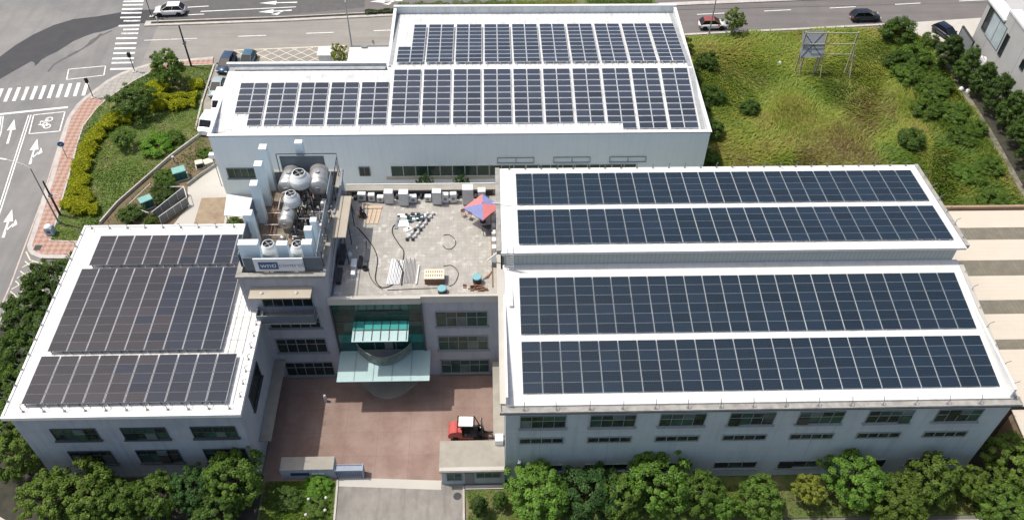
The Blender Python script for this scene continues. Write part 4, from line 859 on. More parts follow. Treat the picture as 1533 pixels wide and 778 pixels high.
m = MB(); m.tube([(-14.75, 59.5, 15.6), (-14.55, 63.0, 15.6), (-14.6, 65.6, 15.7)], .13, 8, 0); m.tube([(-14.6, 53, 13.2), (-14.6, 62, 15.0)], .09, 8, 0); m.tube([(-15.0, 61.6, 15.5), (-14.2, 61.6, 15.3)], .16, 8, 1)
for k in range(5): m.tube([(-14.9, 62.5 + k * .15, 15.5), (-14.0, 62.6 + k * .2, 14.6), (-13.6, 63.0, 12.0)], .03, 5, 1)
one('cable_bundle', m, [M_['pipe'], M_['dark']], 'grey pipes and dark cables hanging over the tower edge above the beige canopy', 'cables')

# ================================================================== ROOF TERRACE THINGS
TZ = 11.65
def ac_unit(label, x, y, w, d, h, fan=True, legs=.12):
    t = thing('air_conditioner', label, 'air conditioner', (x, y, TZ), R(random.uniform(-4, 4)), 'outdoor units along the terrace rear wall')
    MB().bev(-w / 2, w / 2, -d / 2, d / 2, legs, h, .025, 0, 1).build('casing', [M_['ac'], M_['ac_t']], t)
    m = MB()
    for sx in (-1, 1): m.box(sx * w * .36 - .04, sx * w * .36 + .04, -d / 2, d / 2, 0, legs)
    m.build('foot', M_['dark'], t)
    n = 2 if h > 1.3 else 1; m = MB()
    for k in range(n): m.lathe((0, -d / 2 - .006, legs + (h - legs) * (k + .5) / n), [(w * .26, -.01), (w * .26, .006)], 16, axis='y')
    m.build('fan_grille', M_['midgrey'] if fan else M_['ac'], t)
    return t
ac_unit('white outdoor unit, leftmost in the row beside the beige canopy', -13.1, 65.5, .85, .5, 1.0)
ac_unit('smaller white outdoor unit, second in the row from the canopy', -12.1, 65.4, .65, .5, .95)
ac_unit('low white outdoor unit just left of the first tall cabinet', -11.2, 65.3, .65, .5, .75)
ac_unit('tall narrow outdoor unit above the pale timber boards', -10.3, 65.15, .9, .7, 1.55, False)
ac_unit('tall grey outdoor unit standing behind the scrap pile', -8.75, 64.85, .95, .75, 1.75, False)
ac_unit('small white outdoor unit in the shade right of the tall grey one', -7.85, 65.15, .72, .5, .9)
ac_unit('lone small outdoor unit on a pale plinth mid row', -6.35, 65.35, .65, .5, .7)
ac_unit('tall pale outdoor unit left of the two twin units', -5.4, 64.95, .92, .7, 1.75, False)
ac_unit('left of the two matching mid height outdoor units', -4.55, 65.1, .66, .5, 1.2)
ac_unit('right of the two matching mid height outdoor units', -3.75, 65.1, .68, .5, 1.25)
ac_unit('largest grey cabinet unit near the parasol', -2.25, 64.95, 1.1, .85, 2.2, False)
ac_unit('white topped unit partly behind the parasol', -.85, 65.1, .8, .7, 1.7, False)
m = MB(); m.box(-14.2, .3, 66.04, 66.18, TZ + .02, TZ + .66); m.box(-14.0, -.1, 65.62, 66.03, TZ + .004, TZ + .06)
for k in range(22): x = -14 + k * .62; m.box(x, x + random.uniform(.1, .4), 65.5, 66.0, TZ + .07, TZ + random.uniform(.2, .55))
one('shade_boxes', m, M_['dark'], 'dark boxes painted in as shade along the foot of the terrace rear parapet', 'painted shade')  # dark colour put in as the shaded recess behind the outdoor units
# parasol
t = thing('parasol', 'square parasol with alternating red and blue panels on the terrace', 'parasol', (-.75, 62.2, TZ), R(8))
m = MB(); tip = (0, 0, 2.55)
cs = [(-1.35, -1.25, 2.0), (1.35, -1.3, 2.0), (1.4, 1.3, 2.0), (-1.35, 1.35, 2.0)]
rot = [(c[0] * math.cos(R(40)) - c[1] * math.sin(R(40)), c[0] * math.sin(R(40)) + c[1] * math.cos(R(40)), c[2]) for c in cs]
cs = rot
for i in range(4):
    a, b = cs[i], cs[(i + 1) % 4]; mid = ((a[0] + b[0]) / 2 * .97, (a[1] + b[1]) / 2 * .97, 2.05)
    m.add([tip, a, mid, b], [(0, 1, 2), (0, 2, 3)], i % 2)
    m.add([a, b, (b[0], b[1], b[2] - .14), (a[0], a[1], a[2] - .14)], [(0, 3, 2, 1)], i % 2)
m.build('canopy', [M_['redf'], M_['bluef']], t)
MB().tube([(0, 0, .1), (0, 0, 2.65)], .03, 8).build('pole', M_['steel_d'], t)
m = MB()
for c in cs: m.tube([(0, 0, 2.45), (c[0] * .97, c[1] * .97, 1.97)], .012, 5)
m.build('rib', M_['steel_d'], t)
MB().lathe((0, 0, 0), [(.3, 0), (.3, .08), (.06, .14)], 18).build('base', M_['dark'], t)
t = thing('work_table', 'small dark table in the parasol shade', 'table', (-.35, 60.6, TZ), R(10))
MB().bev(-.45, .45, -.4, .4, .68, .73, .02).build('table_top', M_['dark'], t)
for sx in (-1, 1):
    for sy in (-1, 1): MB().box(sx * .4 - .025, sx * .4 + .025, sy * .35 - .025, sy * .35 + .025, 0, .68).build('leg', M_['dark'], t)
# person sitting left of the boards
def person(loc, rz, label):
    t = bpy.data.objects.new('person', None); COL.objects.link(t); t.location = loc; t.rotation_euler = (0, 0, rz); tag(t, label, 'person')
    J = [(0, 0, .48), (0, .02, .72), (0, .0, .98), (0, -.02, 1.1), (0, -.05, 1.24),
         (.17, 0, .96), (.22, -.12, .72), (.15, -.32, .6), (-.17, 0, .96), (-.22, -.12, .72), (-.15, -.32, .6),
         (.1, 0, .46), (.14, -.42, .5), (.14, -.42, .06), (.14, -.55, .04), (-.1, 0, .46), (-.14, -.42, .5), (-.14, -.42, .06), (-.14, -.55, .04)]
    rad = [.14, .14, .15, .06, .1, .07, .05, .04, .07, .05, .04, .1, .075, .05, .04, .1, .075, .05, .04]
    ed = [(0, 1), (1, 2), (2, 3), (3, 4), (2, 5), (5, 6), (6, 7), (2, 8), (8, 9), (9, 10), (0, 11), (11, 12), (12, 13), (13, 14), (0, 15), (15, 16), (16, 17), (17, 18)]
    me = bpy.data.meshes.new('body'); me.from_pydata(J, ed, []); o = bpy.data.objects.new('body', me); COL.objects.link(o); o.parent = t
    sk = o.modifiers.new('skin', 'SKIN'); 
    for i, v in enumerate(me.skin_vertices[0].data): v.radius = (rad[i], rad[i]); v.use_root = i == 0
    ss = o.modifiers.new('sub', 'SUBSURF'); ss.levels = 1; ss.render_levels = 1
    me.materials.append(mat('dark_work_clothes', (.045, .03, .045), .9, .2, 5))
    MB().lathe((0, -.05, 1.27), [(.0, -.12), (.09, -.08), (.115, .0), (.1, .08), (.0, .13)], 14).build('hair', M_['black'], t)
    return t
person((-12.95, 63.1, TZ), R(60), 'person in dark clothes sitting beside the pale boards')
MBs = MB(); MBs.bev(-.3, .3, -.25, .25, 0, .36, .03)
one('stool_crate', MBs, M_['woodb'], 'brown crate that the seated person uses as a stool', 'crate', loc=(-12.93, 63.14, TZ))
for i, (dx, lb) in enumerate([(-.45, 'left of three pale timber boards lying by the seated person'), (0, 'middle of three pale timber boards lying by the seated person'), (.45, 'right of three pale timber boards lying by the seated person')]):
    m = MB(); m.bev(-.17, .17, -1.05, 1.05, 0, .06, .01); o = one('timber_board', m, M_['wood'], lb, 'board', 'timber boards on the terrace', loc=(-11.75 + dx, 63.1, TZ)); o.rotation_euler[2] = R(-6)
m = MB(); m.box(-12.9, -11.0, 64.2, 64.55, TZ + .02, TZ + .1); one('plank', m, M_['wood'], 'long pale plank lying across in front of the outdoor units', 'plank')
# panels and scrap in the middle
for i, (x, y, w, d, rz, lb, mt) in enumerate([(-9.3, 62.2, .32, 1.9, -5, 'pale metal sheet strip left of the scrap pile', 'midgrey'), (-8.7, 62.0, 1.1, .9, 5, 'white metal panel lying flat beside the scrap pile', 'white'), (-8.9, 63.1, .9, .5, -8, 'upper white panel lying nearest the outdoor units', 'white'), (-8.2, 61.2, .75, .5, 35, 'white panel with a round hole at the hose end', 'white')]):
    m = MB(); m.bev(-w / 2, w / 2, -d / 2, d / 2, 0, .09, .01)
    if 'hole' in lb: m.lathe((.1, 0, .1), [(.12, 0), (.0, .002)], 12, 1, cap=False)
    o = one('metal_panel', m, [M_[mt], M_['black']], lb, 'panel', 'loose panels on the terrace', loc=(x, y, TZ)); o.rotation_euler[2] = R(rz)
m = MB()
for k in range(60):
    x = random.gauss(-7.5, .45); y = random.gauss(62.8, .28); s = random.uniform(.06, .2)
    m.bev(x - s, x + s, y - s * .7, y + s * .7, TZ, TZ + random.uniform(.1, .4), .02, random.choice([0, 0, 1, 2, 3]))
tag(m.build('scrap_pile', [M_['dark'], M_['midgrey'], M_['green_b'], M_['wall_b']]), 'dark heap of scrap parts with green bits mid terrace', 'scrap pile', kind='stuff')
# rack: two rows of small cylinders (hose couplings) leading down-left
t = thing('roller_rack', 'slanting rack of grey rollers running down from the scrap pile', 'rack', (-7.2, 61.6, TZ), R(0))
m = MB(); 
for s in (0, .55): m.tube([(-1.0 + s, -1.9, .12), (.9 + s, 1.7, .12)], .05, 6)
m.build('rail', M_['midgrey'], t)
for k in range(9):
    for s in (0, .55):
        u = k / 8; MB().lathe((-1.0 + 1.9 * u + s, -1.9 + 3.6 * u, 0), [(.13, 0), (.15, .1), (.15, .26), (.08, .3)], 10).build('roller', M_['ac'] if k % 3 else M_['dark'], t)
# hoses
def hose(pts, r, lb, mt='hose'):
    P = [Vector((p[0], p[1], TZ + r)) for p in pts]; Q = []
    for i in range(len(P) - 1):
        p0, p1, p2, p3 = P[max(0, i - 1)], P[i], P[i + 1], P[min(len(P) - 1, i + 2)]
        for k in range(6):
            u = k / 6; Q.append(.5 * ((2 * p1) + (p2 - p0) * u + (2 * p0 - 5 * p1 + 4 * p2 - p3) * u * u + (3 * p1 - p0 - 3 * p2 + p3) * u ** 3))
    Q.append(P[-1]); m = MB(); m.tube(Q, r, 6); one('hose', m, M_[mt], lb, 'hose')
hose([(-13.23, 61.55), (-12.17, 60.04), (-11.33, 58.58), (-10.89, 57.15), (-10.9, 55.68), (-10.88, 54.58), (-10.43, 53.73), (-9.86, 53.56), (-9.08, 54.05), (-8.66, 55.22), (-8.45, 56.94), (-8.46, 58.26), (-8.97, 59.17), (-9.65, 60.56), (-9.72, 61.49), (-9.48, 61.87)], .05, 'thick dark hose looping from the canopy to the white panels')
hose([(-12.2, 59.68), (-11.94, 57.43), (-11.5, 55.26), (-10.83, 53.99), (-10.09, 53.32)], .035, 'thin dark hose left of the thick hose loop')
hose([(-9.65, 53.23), (-7.18, 53.35), (-5.0, 53.4)], .035, 'dark hose lying along the front parapet')
hose([(-4.64, 60.3), (-4.11, 60.38), (-3.57, 59.82), (-3.43, 59.09), (-3.81, 58.46), (-4.32, 58.47), (-4.66, 58.92)], .035, 'open ring of hose mid terrace, farther from the pallet')
hose([(-4.52, 56.18), (-3.76, 56.25), (-3.23, 55.64), (-3.1, 54.96), (-3.45, 53.95), (-3.95, 53.63)], .035, 'open ring of hose curling behind the cream pallet')
m = MB()
for k in range(9): x = -9.5 + k * .14; m.tube([(x + random.uniform(-.05, .05), 57.2 - k * .03, TZ + .06), (x - .25, 53.9, TZ + .06)], .055, 6)
one('pipe_stack', m, M_['white'], 'bundle of white pipes lying beside the front parapet', 'pipes')
m = MB()
for k in range(8): x = -8.15 + k * .13; m.tube([(x, 57.3 - (k % 3) * .3, TZ + .05), (x - .02, 54.0 + (k % 2) * .1, TZ + .05)], .045, 6)
one('conduit_stack', m, M_['steel'], 'bundle of grey steel conduits right of the white pipes', 'pipes')
m = MB(); m.tube([(-8.95, 57.0, TZ + .1), (-8.35, 55.5, TZ + .12), (-8.4, 53.8, TZ + .1)], .06, 6); one('downspout', m, M_['dark'], 'dark pipe between the white pipes and steel conduits', 'pipe')
m = MB(); m.tube([(-6.85, 56.3, TZ + .1), (-7.0, 53.9, TZ + .1)], .08, 8); one('white_pipe', m, M_['white'], 'single thick white pipe right of the steel conduits', 'pipe')
# cream pallet box with slots
t = thing('slatted_crate', 'cream slotted top crate with brown sides by the front parapet', 'crate', (-5.3, 54.5, TZ))
m = MB(); m.box(-.9, .9, -.6, .55, 0, .75); m.build('crate_body', M_['woodb'], t)
m = MB(); m.bev(-.95, .95, -.65, .6, .75, .85, .02); tp = m.build('crate_top', M_['cream'], t)
m = MB()
for k in range(8):
    for y in (-.35, .12): m.box(-.8 + k * .21, -.72 + k * .21, y, y + .24, .85, .855)
m.build('slot', M_['woodb'], tp)
def barrel(lb, x, y, r, h):
    t = thing('barrel', lb, 'barrel', (x, y, TZ), 0, 'teal lidded barrels on the terrace')
    MB().lathe((0, 0, 0), [(r * .9, 0), (r, .08), (r, h * .9), (r * .96, h)], 18).build('drum', M_['dark'], t)
    MB().lathe((0, 0, h), [(r * 1.03, -.02), (r * 1.03, .05), (r * .9, .08)], 18).build('lid', M_['teal'], t)
barrel('teal lidded barrel beside the front parapet next to the crate', -4.55, 52.95, .42, .5)
barrel('teal lidded barrel standing among the brown bricks', -1.3, 54.1, .42, .75)
m = MB()
for k in range(26):
    x = random.gauss(-1.3, .45); y = random.gauss(53.35, .22); a = random.random(); s = .16
    m.bev(x - s, x + s, y - .07, y + .07, TZ + .02 * (k % 5), TZ + .08 + .05 * (k % 5), .01)
tag(m.build('brick_pile', M_['woodb']), 'heap of brown bricks and offcuts round the right barrel', 'brick pile', kind='stuff')
for i, (dx, lb) in enumerate([(0, 'lowest'), (.22, 'middle'), (.44, 'topmost')]):
    m = MB(); m.tube([(-.75 + dx, 54.4 + dx * .3, TZ + .05), (.0 + dx * .25, 55.2 + dx * .6, TZ + .05)], .045, 6); one('timber_batten', m, M_['woodb'], lb + ' of three brown battens lying beside the teal barrel', 'batten', 'brown battens on the terrace')
m = MB(); m.bev(-13.3, -12.75, 55.9, 56.9, TZ, TZ + .5, .02, 0); one('white_crate', m, M_['white'], 'white box in the sun on the left of the terrace', 'box')
m = MB(); m.bev(-13.2, -12.8, 54.9, 55.5, TZ, TZ + .4, .02); one('small_carton', m, M_['white'], 'small pale carton nearest the corner below the white box', 'carton')
m = MB(); m.bev(-12.65, -12.3, 56.0, 57.4, TZ, TZ + .35, .02); one('dark_trough', m, M_['dark'], 'narrow dark trough right of the white box', 'trough')
m = MB(); m.bev(-12.1, -11.7, 56.9, 58.5, TZ, TZ + .12, .02); one('grey_mat', m, M_['midgrey'], 'grey mat lying beside the dark trough', 'mat')
m = MB(); m.lathe((0, 0, 0), [(.24, 0), (.28, .3), (.25, .3), (.2, .05)], 16); one('dark_bucket', m, M_['dark'], 'dark bucket near the white box on terrace left', 'bucket', loc=(-11.95, 55.9, TZ))
m = MB(); m.lathe((0, 0, 0), [(.3, 0), (.3, .25), (.2, .5), (.0, .55)], 16); one('exhaust_fan', m, M_['ac'], 'rounded grey fan housing left of the white box', 'fan', loc=(-13.6, 57.6, TZ))
m = MB(); m.bev(-14.5, -14.0, 56.5, 58.8, TZ, TZ + .6, .03); m.bev(-14.5, -14.05, 54.0, 55.8, TZ, TZ + .45, .03); one('duct_housing', m, M_['dark'], 'dark duct housings against the tower foot', 'duct')
for i, y in enumerate((58.0, 59.0, 60.0, 61.0, 62.0)):
    m = MB(); m.bev(.12, .5, y, y + .55, TZ, TZ + .5, .02); one('white_bin', m, M_['white'], ['first', 'second', 'third', 'fourth', 'fifth'][i] + ' white box from the front in the row under the right parapet', 'box', 'white boxes along the right parapet')
m = MB(); m.bev(.1, .52, 56.0, 57.1, TZ, TZ + .55, .02); one('grey_box', m, M_['midgrey'], 'grey box against the right parapet below the drain pipe', 'box')
for i, (x, y, rz) in enumerate([(-2.7, 63.0, 20), (-2.1, 62.6, -25)]):
    t = thing('folding_chair', ['pinkish folding chair frame left of its neighbour by the parasol', 'pinkish folding chair frame closest to the parasol'][i], 'chair', (x, y, TZ), R(rz), 'folding chairs beside the parasol')
    MB().bev(-.22, .22, -.2, .2, .42, .46, .01).build('seat', M_['brick'], t); MB().box(-.22, .22, .18, .22, .5, .85).build('backrest', M_['brick'], t)
    for sx in (-1, 1): MB().tube([(sx * .21, -.22, 0), (sx * .21, .22, .85)], .015, 5).build('frame', M_['pipe'], t)
for sx in (0,):
    m = MB(); m.tube([(.08, 65.4, TZ + .06), (.1, 60, TZ + .06), (.16, 53.4, TZ + .06)], .05, 6); one('drain_hose', m, M_['woodb'], 'brown pipe running the length of the terrace right side', 'pipe')

# ================================================================== FRONT: gate, gatehouse, forklift
t = thing('gate_wall', 'grey gate housing with small white lettering left of the entrance', 'gate wall', (-17, 40.8, 0))
m = MB(); m.bev(-19.5, -14.6, 40.35, 41.7, .05, 1.75, .04, 0, 1); part('housing', m, [M_['wall_o'], M_['concrete']], t)
m = MB(); m.box(-18.6, -16.9, 40.31, 40.345, .75, 1.2); part('plaque', m, 'navy', t)
m = MB()
for (x, w, h) in [(-16.6, .12, .22), (-16.42, .1, .16), (-16.26, .14, .2), (-15.98, .12, .22), (-15.82, .16, .12), (-15.62, .1, .22)]: m.box(x, x + w, 40.31, 40.345, .95, .95 + h)
part('lettering', m, 'white', t)
t = thing('sliding_gate', 'retracted steel blue sliding gate with slats beside the gate housing', 'gate', (-13.2, 40.6, 0))
m = MB()
for y in (40.35, 40.95):
    m.box(-14.55, -12.0, y, y + .06, 1.35, 1.43); m.box(-14.55, -12.0, y, y + .06, .1, .18)
    for k in range(15): x = -14.5 + k * .17; m.box(x, x + .05, y + .01, y + .05, .18, 1.35)
m.box(-12.05, -11.95, 40.3, 41.05, .05, 1.5); m.box(-14.6, -14.5, 40.3, 41.05, .05, 1.5)
part('gate_frame', m, 'gate', t)
m = MB(); m.box(-14.5, -12.05, 40.42, 40.94, 1.05, 1.3); m.box(-14.5, -12.05, 40.42, 40.94, .12, .3); part('gate_infill', m, 'gate', t)
m = MB(); 
for x in (-14.2, -12.4): m.lathe((x, 40.65, .09), [(.09, -.1), (.09, .1)], 12, axis='y')
part('gate_wheel', m, 'black', t)
t = thing('gatehouse', 'flat roofed concrete gatehouse right of the entrance', 'gatehouse', (-1.9, 41, 0))
part('wall', MB().box(-4.7, 1.05, 39.55, 42.4, 0, 2.45), 'wall_f', t)
m = MB(); m.bev(-4.9, 1.08, 39.35, 42.6, 2.45, 2.62, .03); rf = part('roof', m, 'concrete', t)
part('roof_lip', MB().box(-4.85, 1.0, 39.42, 39.8, 2.625, 2.70), 'concrete_l', rf)
window(t, 39.55, -4.2, -2.9, .9, 2.1, 2, [], frame='frame', mix=1, sill=False); window(t, 39.55, -1.5, .6, 1.3, 2.15, 3, [], frame='frame', mix=1, sill=False)
m = MB(); m.box(-2.6, -1.8, 39.45, 39.545, .05, 2.1); part('door', m, 'midgrey', t)
m = MB(); m.bev(.2, .95, 42.0, 42.8, 2.65, 3.4, .03); one('white_outdoor_unit', m, M_['ac_t'], 'white box unit on the gatehouse corner against the hall', 'air conditioner')
m = MB(); m.lathe((0, 0, 0), [(.38, 0), (.38, .006)], 24); one('manhole_cover', m, M_['dark'], 'round dark manhole cover on the entrance driveway', 'manhole', loc=(-3.3, 38.35, .024))
m = MB(); m.box(-.12, .12, -.12, .12, 0, .9); m.box(-.09, .09, -.09, .09, .9, 1.0); one('bollard', m, M_['ac'], 'short pale bollard at the shadow edge in the courtyard', 'bollard', loc=(-16.55, 48.9, .03))
for i, (x, y, lb) in enumerate([(-16.66, 37.91, 'white ball lamp on the lawn, left of its pair'), (-15.11, 38.01, 'pale ball lamp on the lawn nearest the gate'), (-16.7, 36.4, 'white ball lamp on the lawn at the picture edge'), (-15.05, 36.8, 'white ball lamp nearest the driveway kerb at the bottom')]):
    t = thing('garden_lamp', lb, 'garden lamp', (x, y, .08), 0, 'ball lamps on the front lawn')
    MB().tube([(0, 0, 0), (0, 0, .6)], .035, 6).build('post', M_['dark'], t)
    MB().lathe((0, 0, .75), [(.02, -.15), (.1, -.12), (.15, 0), (.1, .12), (.02, .15)], 16).build('globe', M_['lampw'], t)
# forklift (faces +x)
t = thing('forklift', 'red forklift with white overhead roof parked behind the gatehouse', 'forklift', (-2.25, 44.75, .03), R(-2)); t.scale = (1.12, 1.12, 1.12)
m = MB()
pr = [(-1.75, .35), (-1.8, .75), (-1.6, 1.15), (-1.2, 1.3), (-.6, 1.25), (-.55, .5), (.7, .5), (.75, .3), (-1.2, .3)]
for s in (-1, 1): pass
vs = [(x, -.58, z) for x, z in pr] + [(x, .58, z) for x, z in pr]; n = len(pr)
m.add(vs, [tuple(range(n)), tuple(range(n, 2 * n))[::-1]] + [(i, n + i, n + (i + 1) % n, (i + 1) % n) for i in range(n)])
m.build('body', M_['red'], t)
MB().bev(-.55, .72, -.56, .56, .5, .78, .03).build('floor_plate', M_['dark'], t)
m = MB(); m.bev(-.62, .0, -.3, .3, .8, 1.0, .04); m.box(-.7, -.58, -.3, .3, .95, 1.5); m.build('seat', M_['black'], t)
m = MB(); m.bev(-.85, .35, -.48, .48, 2.12, 2.17, .01); m.build('guard_roof', M_['white'], t)
m = MB()
for s in (-1, 1):
    m.tube([(-1.0, s * .52, 1.2), (-.95, s * .52, 2.1), (.45, s * .52, 2.1), (.85, s * .52, .8)], .045, 6)
for x in (-.95, .45): m.tube([(x, -.52, 2.1), (x, .52, 2.1)], .04, 6)
m.build('overhead_guard', M_['black'], t)
m = MB()
for s in (-.32, .32): m.box(1.0, 1.12, s - .06, s + .06, .1, 2.15)
for z in (.4, 1.2, 2.1): m.box(1.02, 1.1, -.32, .32, z - .05, z + .05)
m.tube([(1.06, 0, .2), (1.06, 0, 1.9)], .05, 8); m.build('mast', M_['dark'], t)
m = MB(); m.box(1.14, 1.2, -.5, .5, .2, .8); 
for s in (-.3, .3): m.box(1.2, 2.15, s - .06, s + .06, .06, .11); m.box(1.2, 1.25, s - .06, s + .06, .1, .6)
m.build('fork', M_['dark'], t)
for x, r in ((.72, .36), (-1.15, .28)):
    for s in (-1, 1):
        w_ = MB().lathe((x, s * .5, r), [(r * .6, -.11), (r, -.11), (r, .11), (r * .6, .11)], 20, axis='y').build('wheel', M_['black'], t)
        MB().lathe((x, s * .5, r), [(r * .58, -.1), (r * .58, .1)], 16, axis='y').build('rim', M_['ac'], w_)
m = MB(); m.tube([(.35, 0, .8), (.2, 0, 1.15)], .03, 6); m.lathe((.2, 0, 1.15), [(.16, 0), (.18, .02), (.16, .04)], 14); m.build('steering_wheel', M_['black'], t)
for s in (-.4, .4): MB().lathe((.95, s, 1.9), [(.07, 0), (.07, .08)], 10, axis='x').build('headlight', M_['lampw'], t)

# ================================================================== VEHICLES
def car(label, loc, rz, paint, L=4.4, W=1.8, H=1.6, roof=None, kind='suv', tall=.62):
    t = thing('parked_car' if kind != 'moving' else 'car', label, 'car', loc, rz)
    h = L / 2; zb = .22; zs = H * .585; sill = .30
    # body: stations along x (front at +x)
    st = [(-h, .50, zs * .72, .74), (-h + .10, .42, zs * .95, .86), (-h + .45, sill, zs, .97), (-h * .4, sill, zs + .02, 1), (h * .25, sill, zs, 1), (h * .5, sill, zs - .03, .98), (h - .45, sill, zs * .90, .94), (h - .12, .36, zs * .76, .84), (h, .46, zs * .60, .70)]
    m = MB(); rings = []
    for x, z0, z1, k in st:
        w = W / 2 * k; ch = .10
        rings.append([(x, -w * .93, z0), (x, -w, z0 + .15), (x, -w, z1 - ch * 1.6), (x, -w * .90, z1), (x, w * .90, z1), (x, w, z1 - ch * 1.6), (x, w, z0 + .15), (x, w * .93, z0)])
    nr = 8; vs = [v for r_ in rings for v in r_]
    m.add(vs, [(i * nr + k, (i + 1) * nr + k, (i + 1) * nr + (k + 1) % nr, i * nr + (k + 1) % nr) for i in range(len(st) - 1) for k in range(nr)], 0, True)
    m.add(rings[0], [tuple(range(nr))], 0); m.add(rings[-1], [tuple(range(nr))[::-1]], 0)
    m.build('body', paint, t)
    # glasshouse
    xr0, xr1 = (-h + .12, -h + .72) ; xf0, xf1 = h * .56, h * .05
    if kind == 'sedan': xr0, xr1 = -h * .72, -h * .42
    g = MB(); wb, wt = W / 2 * .90, W / 2 * .70; zr = H - .04
    b = [(xr0, -wb * .93, zs), (xf0, -wb * .93, zs - .02), (xf0, wb * .93, zs - .02), (xr0, wb * .93, zs)]; u = [(xr1, -wt, zr), (xf1, -wt, zr), (xf1, wt, zr), (xr1, wt, zr)]
    g.add(b + u, [(0, 1, 5, 4), (1, 2, 6, 5), (2, 3, 7, 6), (3, 0, 4, 7)], 0); g.build('window_glass', M_['carglass'], t)
    r = MB(); zz = H; r.add([(xr1 - .06, -wt - .03, zr), (xf1 + .06, -wt - .03, zr), (xf1 + .06, wt + .03, zr), (xr1 - .06, wt + .03, zr), (xr1 + .06, -wt + .1, zz), (xf1 - .12, -wt + .1, zz), (xf1 - .12, wt - .1, zz), (xr1 + .06, wt - .1, zz)],
                     [(0, 1, 5, 4), (1, 2, 6, 5), (2, 3, 7, 6), (3, 0, 4, 7), (4, 5, 6, 7)], 0, True)
    r.build('roof', roof or paint, t)
    p = MB()
    for s in (-1, 1):
        for (xb, xt) in ((xf0, xf1), (xr0, xr1), ((xr0 + xf0) / 2, (xr1 + xf1) / 2)):
            p.tube([(xb, s * wb * .935, zs), (xt, s * (wt + .012), zr)], .035, 5)
    p.build('pillar', roof or paint, t)
    rw = .34
    for x in (-h * .60, h * .62):
        for s in (-1, 1):
            y = s * (W / 2 - .10)
            wl = MB().lathe((x, y, rw), [(rw * .62, -.12), (rw, -.11), (rw, .11), (rw * .62, .12)], 22, axis='y').build('wheel', M_['black'], t)
            MB().lathe((x, y, rw), [(rw * .6, -.105), (rw * .6, .105)], 18, axis='y').build('rim', M_['chrome'], wl)
            MB().lathe((x, s * (W / 2 - .03), rw + .02), [(rw + .07, -.04), (rw + .07, .035)], 22, axis='y').build('wheel_arch', M_['dark'], t)
    m = MB(); m.box(-h + .2, h - .2, -W / 2 * .9, W / 2 * .9, zb, sill + .06); m.build('underbody', M_['black'], t)
    for s in (-1, 1):
        MB().bev(h - .20, h - .02, s * W * .36 - .2, s * W * .36 + .2, zs * .62, zs * .76, .03).build('headlight', M_['lampw'], t)
        MB().bev(-h - .01, -h + .12, s * W * .38 - .16, s * W * .38 + .16, zs * .68, zs * .86, .03).build('tail_light', M_['tail'], t)
        MB().bev(h * .30, h * .42, s * (W / 2 + .09) - .09, s * (W / 2 + .09) + .09, zs - .02, zs + .14, .03).build('wing_mirror', roof or paint, t)
    MB().box(-h - .012, -h + .02, -.25, .25, zs * .5, zs * .62).build('number_plate', M_['white'], t)
    return t
def cpaint(n, c, metal=.0): return mat(n, c, .3, .02, 2, metal=metal, spec=.5, coat=.6)
pw = cpaint('white_car_paint', (.78, .78, .77)); pn = cpaint('navy_car_paint', (.035, .07, .125), .2); pb = cpaint('steel_blue_car_paint', (.06, .15, .22), .2); pk = cpaint('charcoal_car_paint', (.018, .022, .028), .2); ps = cpaint('silver_green_car_paint', (.42, .50, .49), .3); pr_ = cpaint('red_car_roof', (.30, .075, .055))
car('white suv waiting at the crossing beside the median', (-48.9, 120.35, .01), R(183), pw, 4.7, 1.9, 1.72, kind='moving')
car('navy car at the head of the parking lane by the lawn corner', (-37.5, 106.3, .01), R(-98), pn, 4.6, 1.8, 1.55)
car('steel blue hatchback parked on the hatched forecourt behind the hall', (-34.6, 107.0, .01), R(-95), pb, 4.0, 1.75, 1.55)
car('silver green car parked nose to tail behind the navy car', (-37.6, 100.6, .01), R(-94), ps, 4.4, 1.75, 1.5, kind='sedan')
car('white car with red roof parked on the road by the field', (34.2, 115.75, .01), R(2), pw, 4.2, 1.78, 1.6, roof=pr_)
car('charcoal hatchback parked on the road right of the billboard frame', (58.4, 117.75, .01), R(2), pk, 4.6, 1.82, 1.6)
car('dark navy car on the side apron behind the bushes near the white building', (69.3, 112.9, .09), R(-66), cpaint('midnight_car_paint', (.012, .016, .035), .2), 4.6, 1.82, 1.6)
car('white car half hidden under the trees at lower right', (42.6, 33.6, .01), R(8), pw, 4.4, 1.8, 1.5)
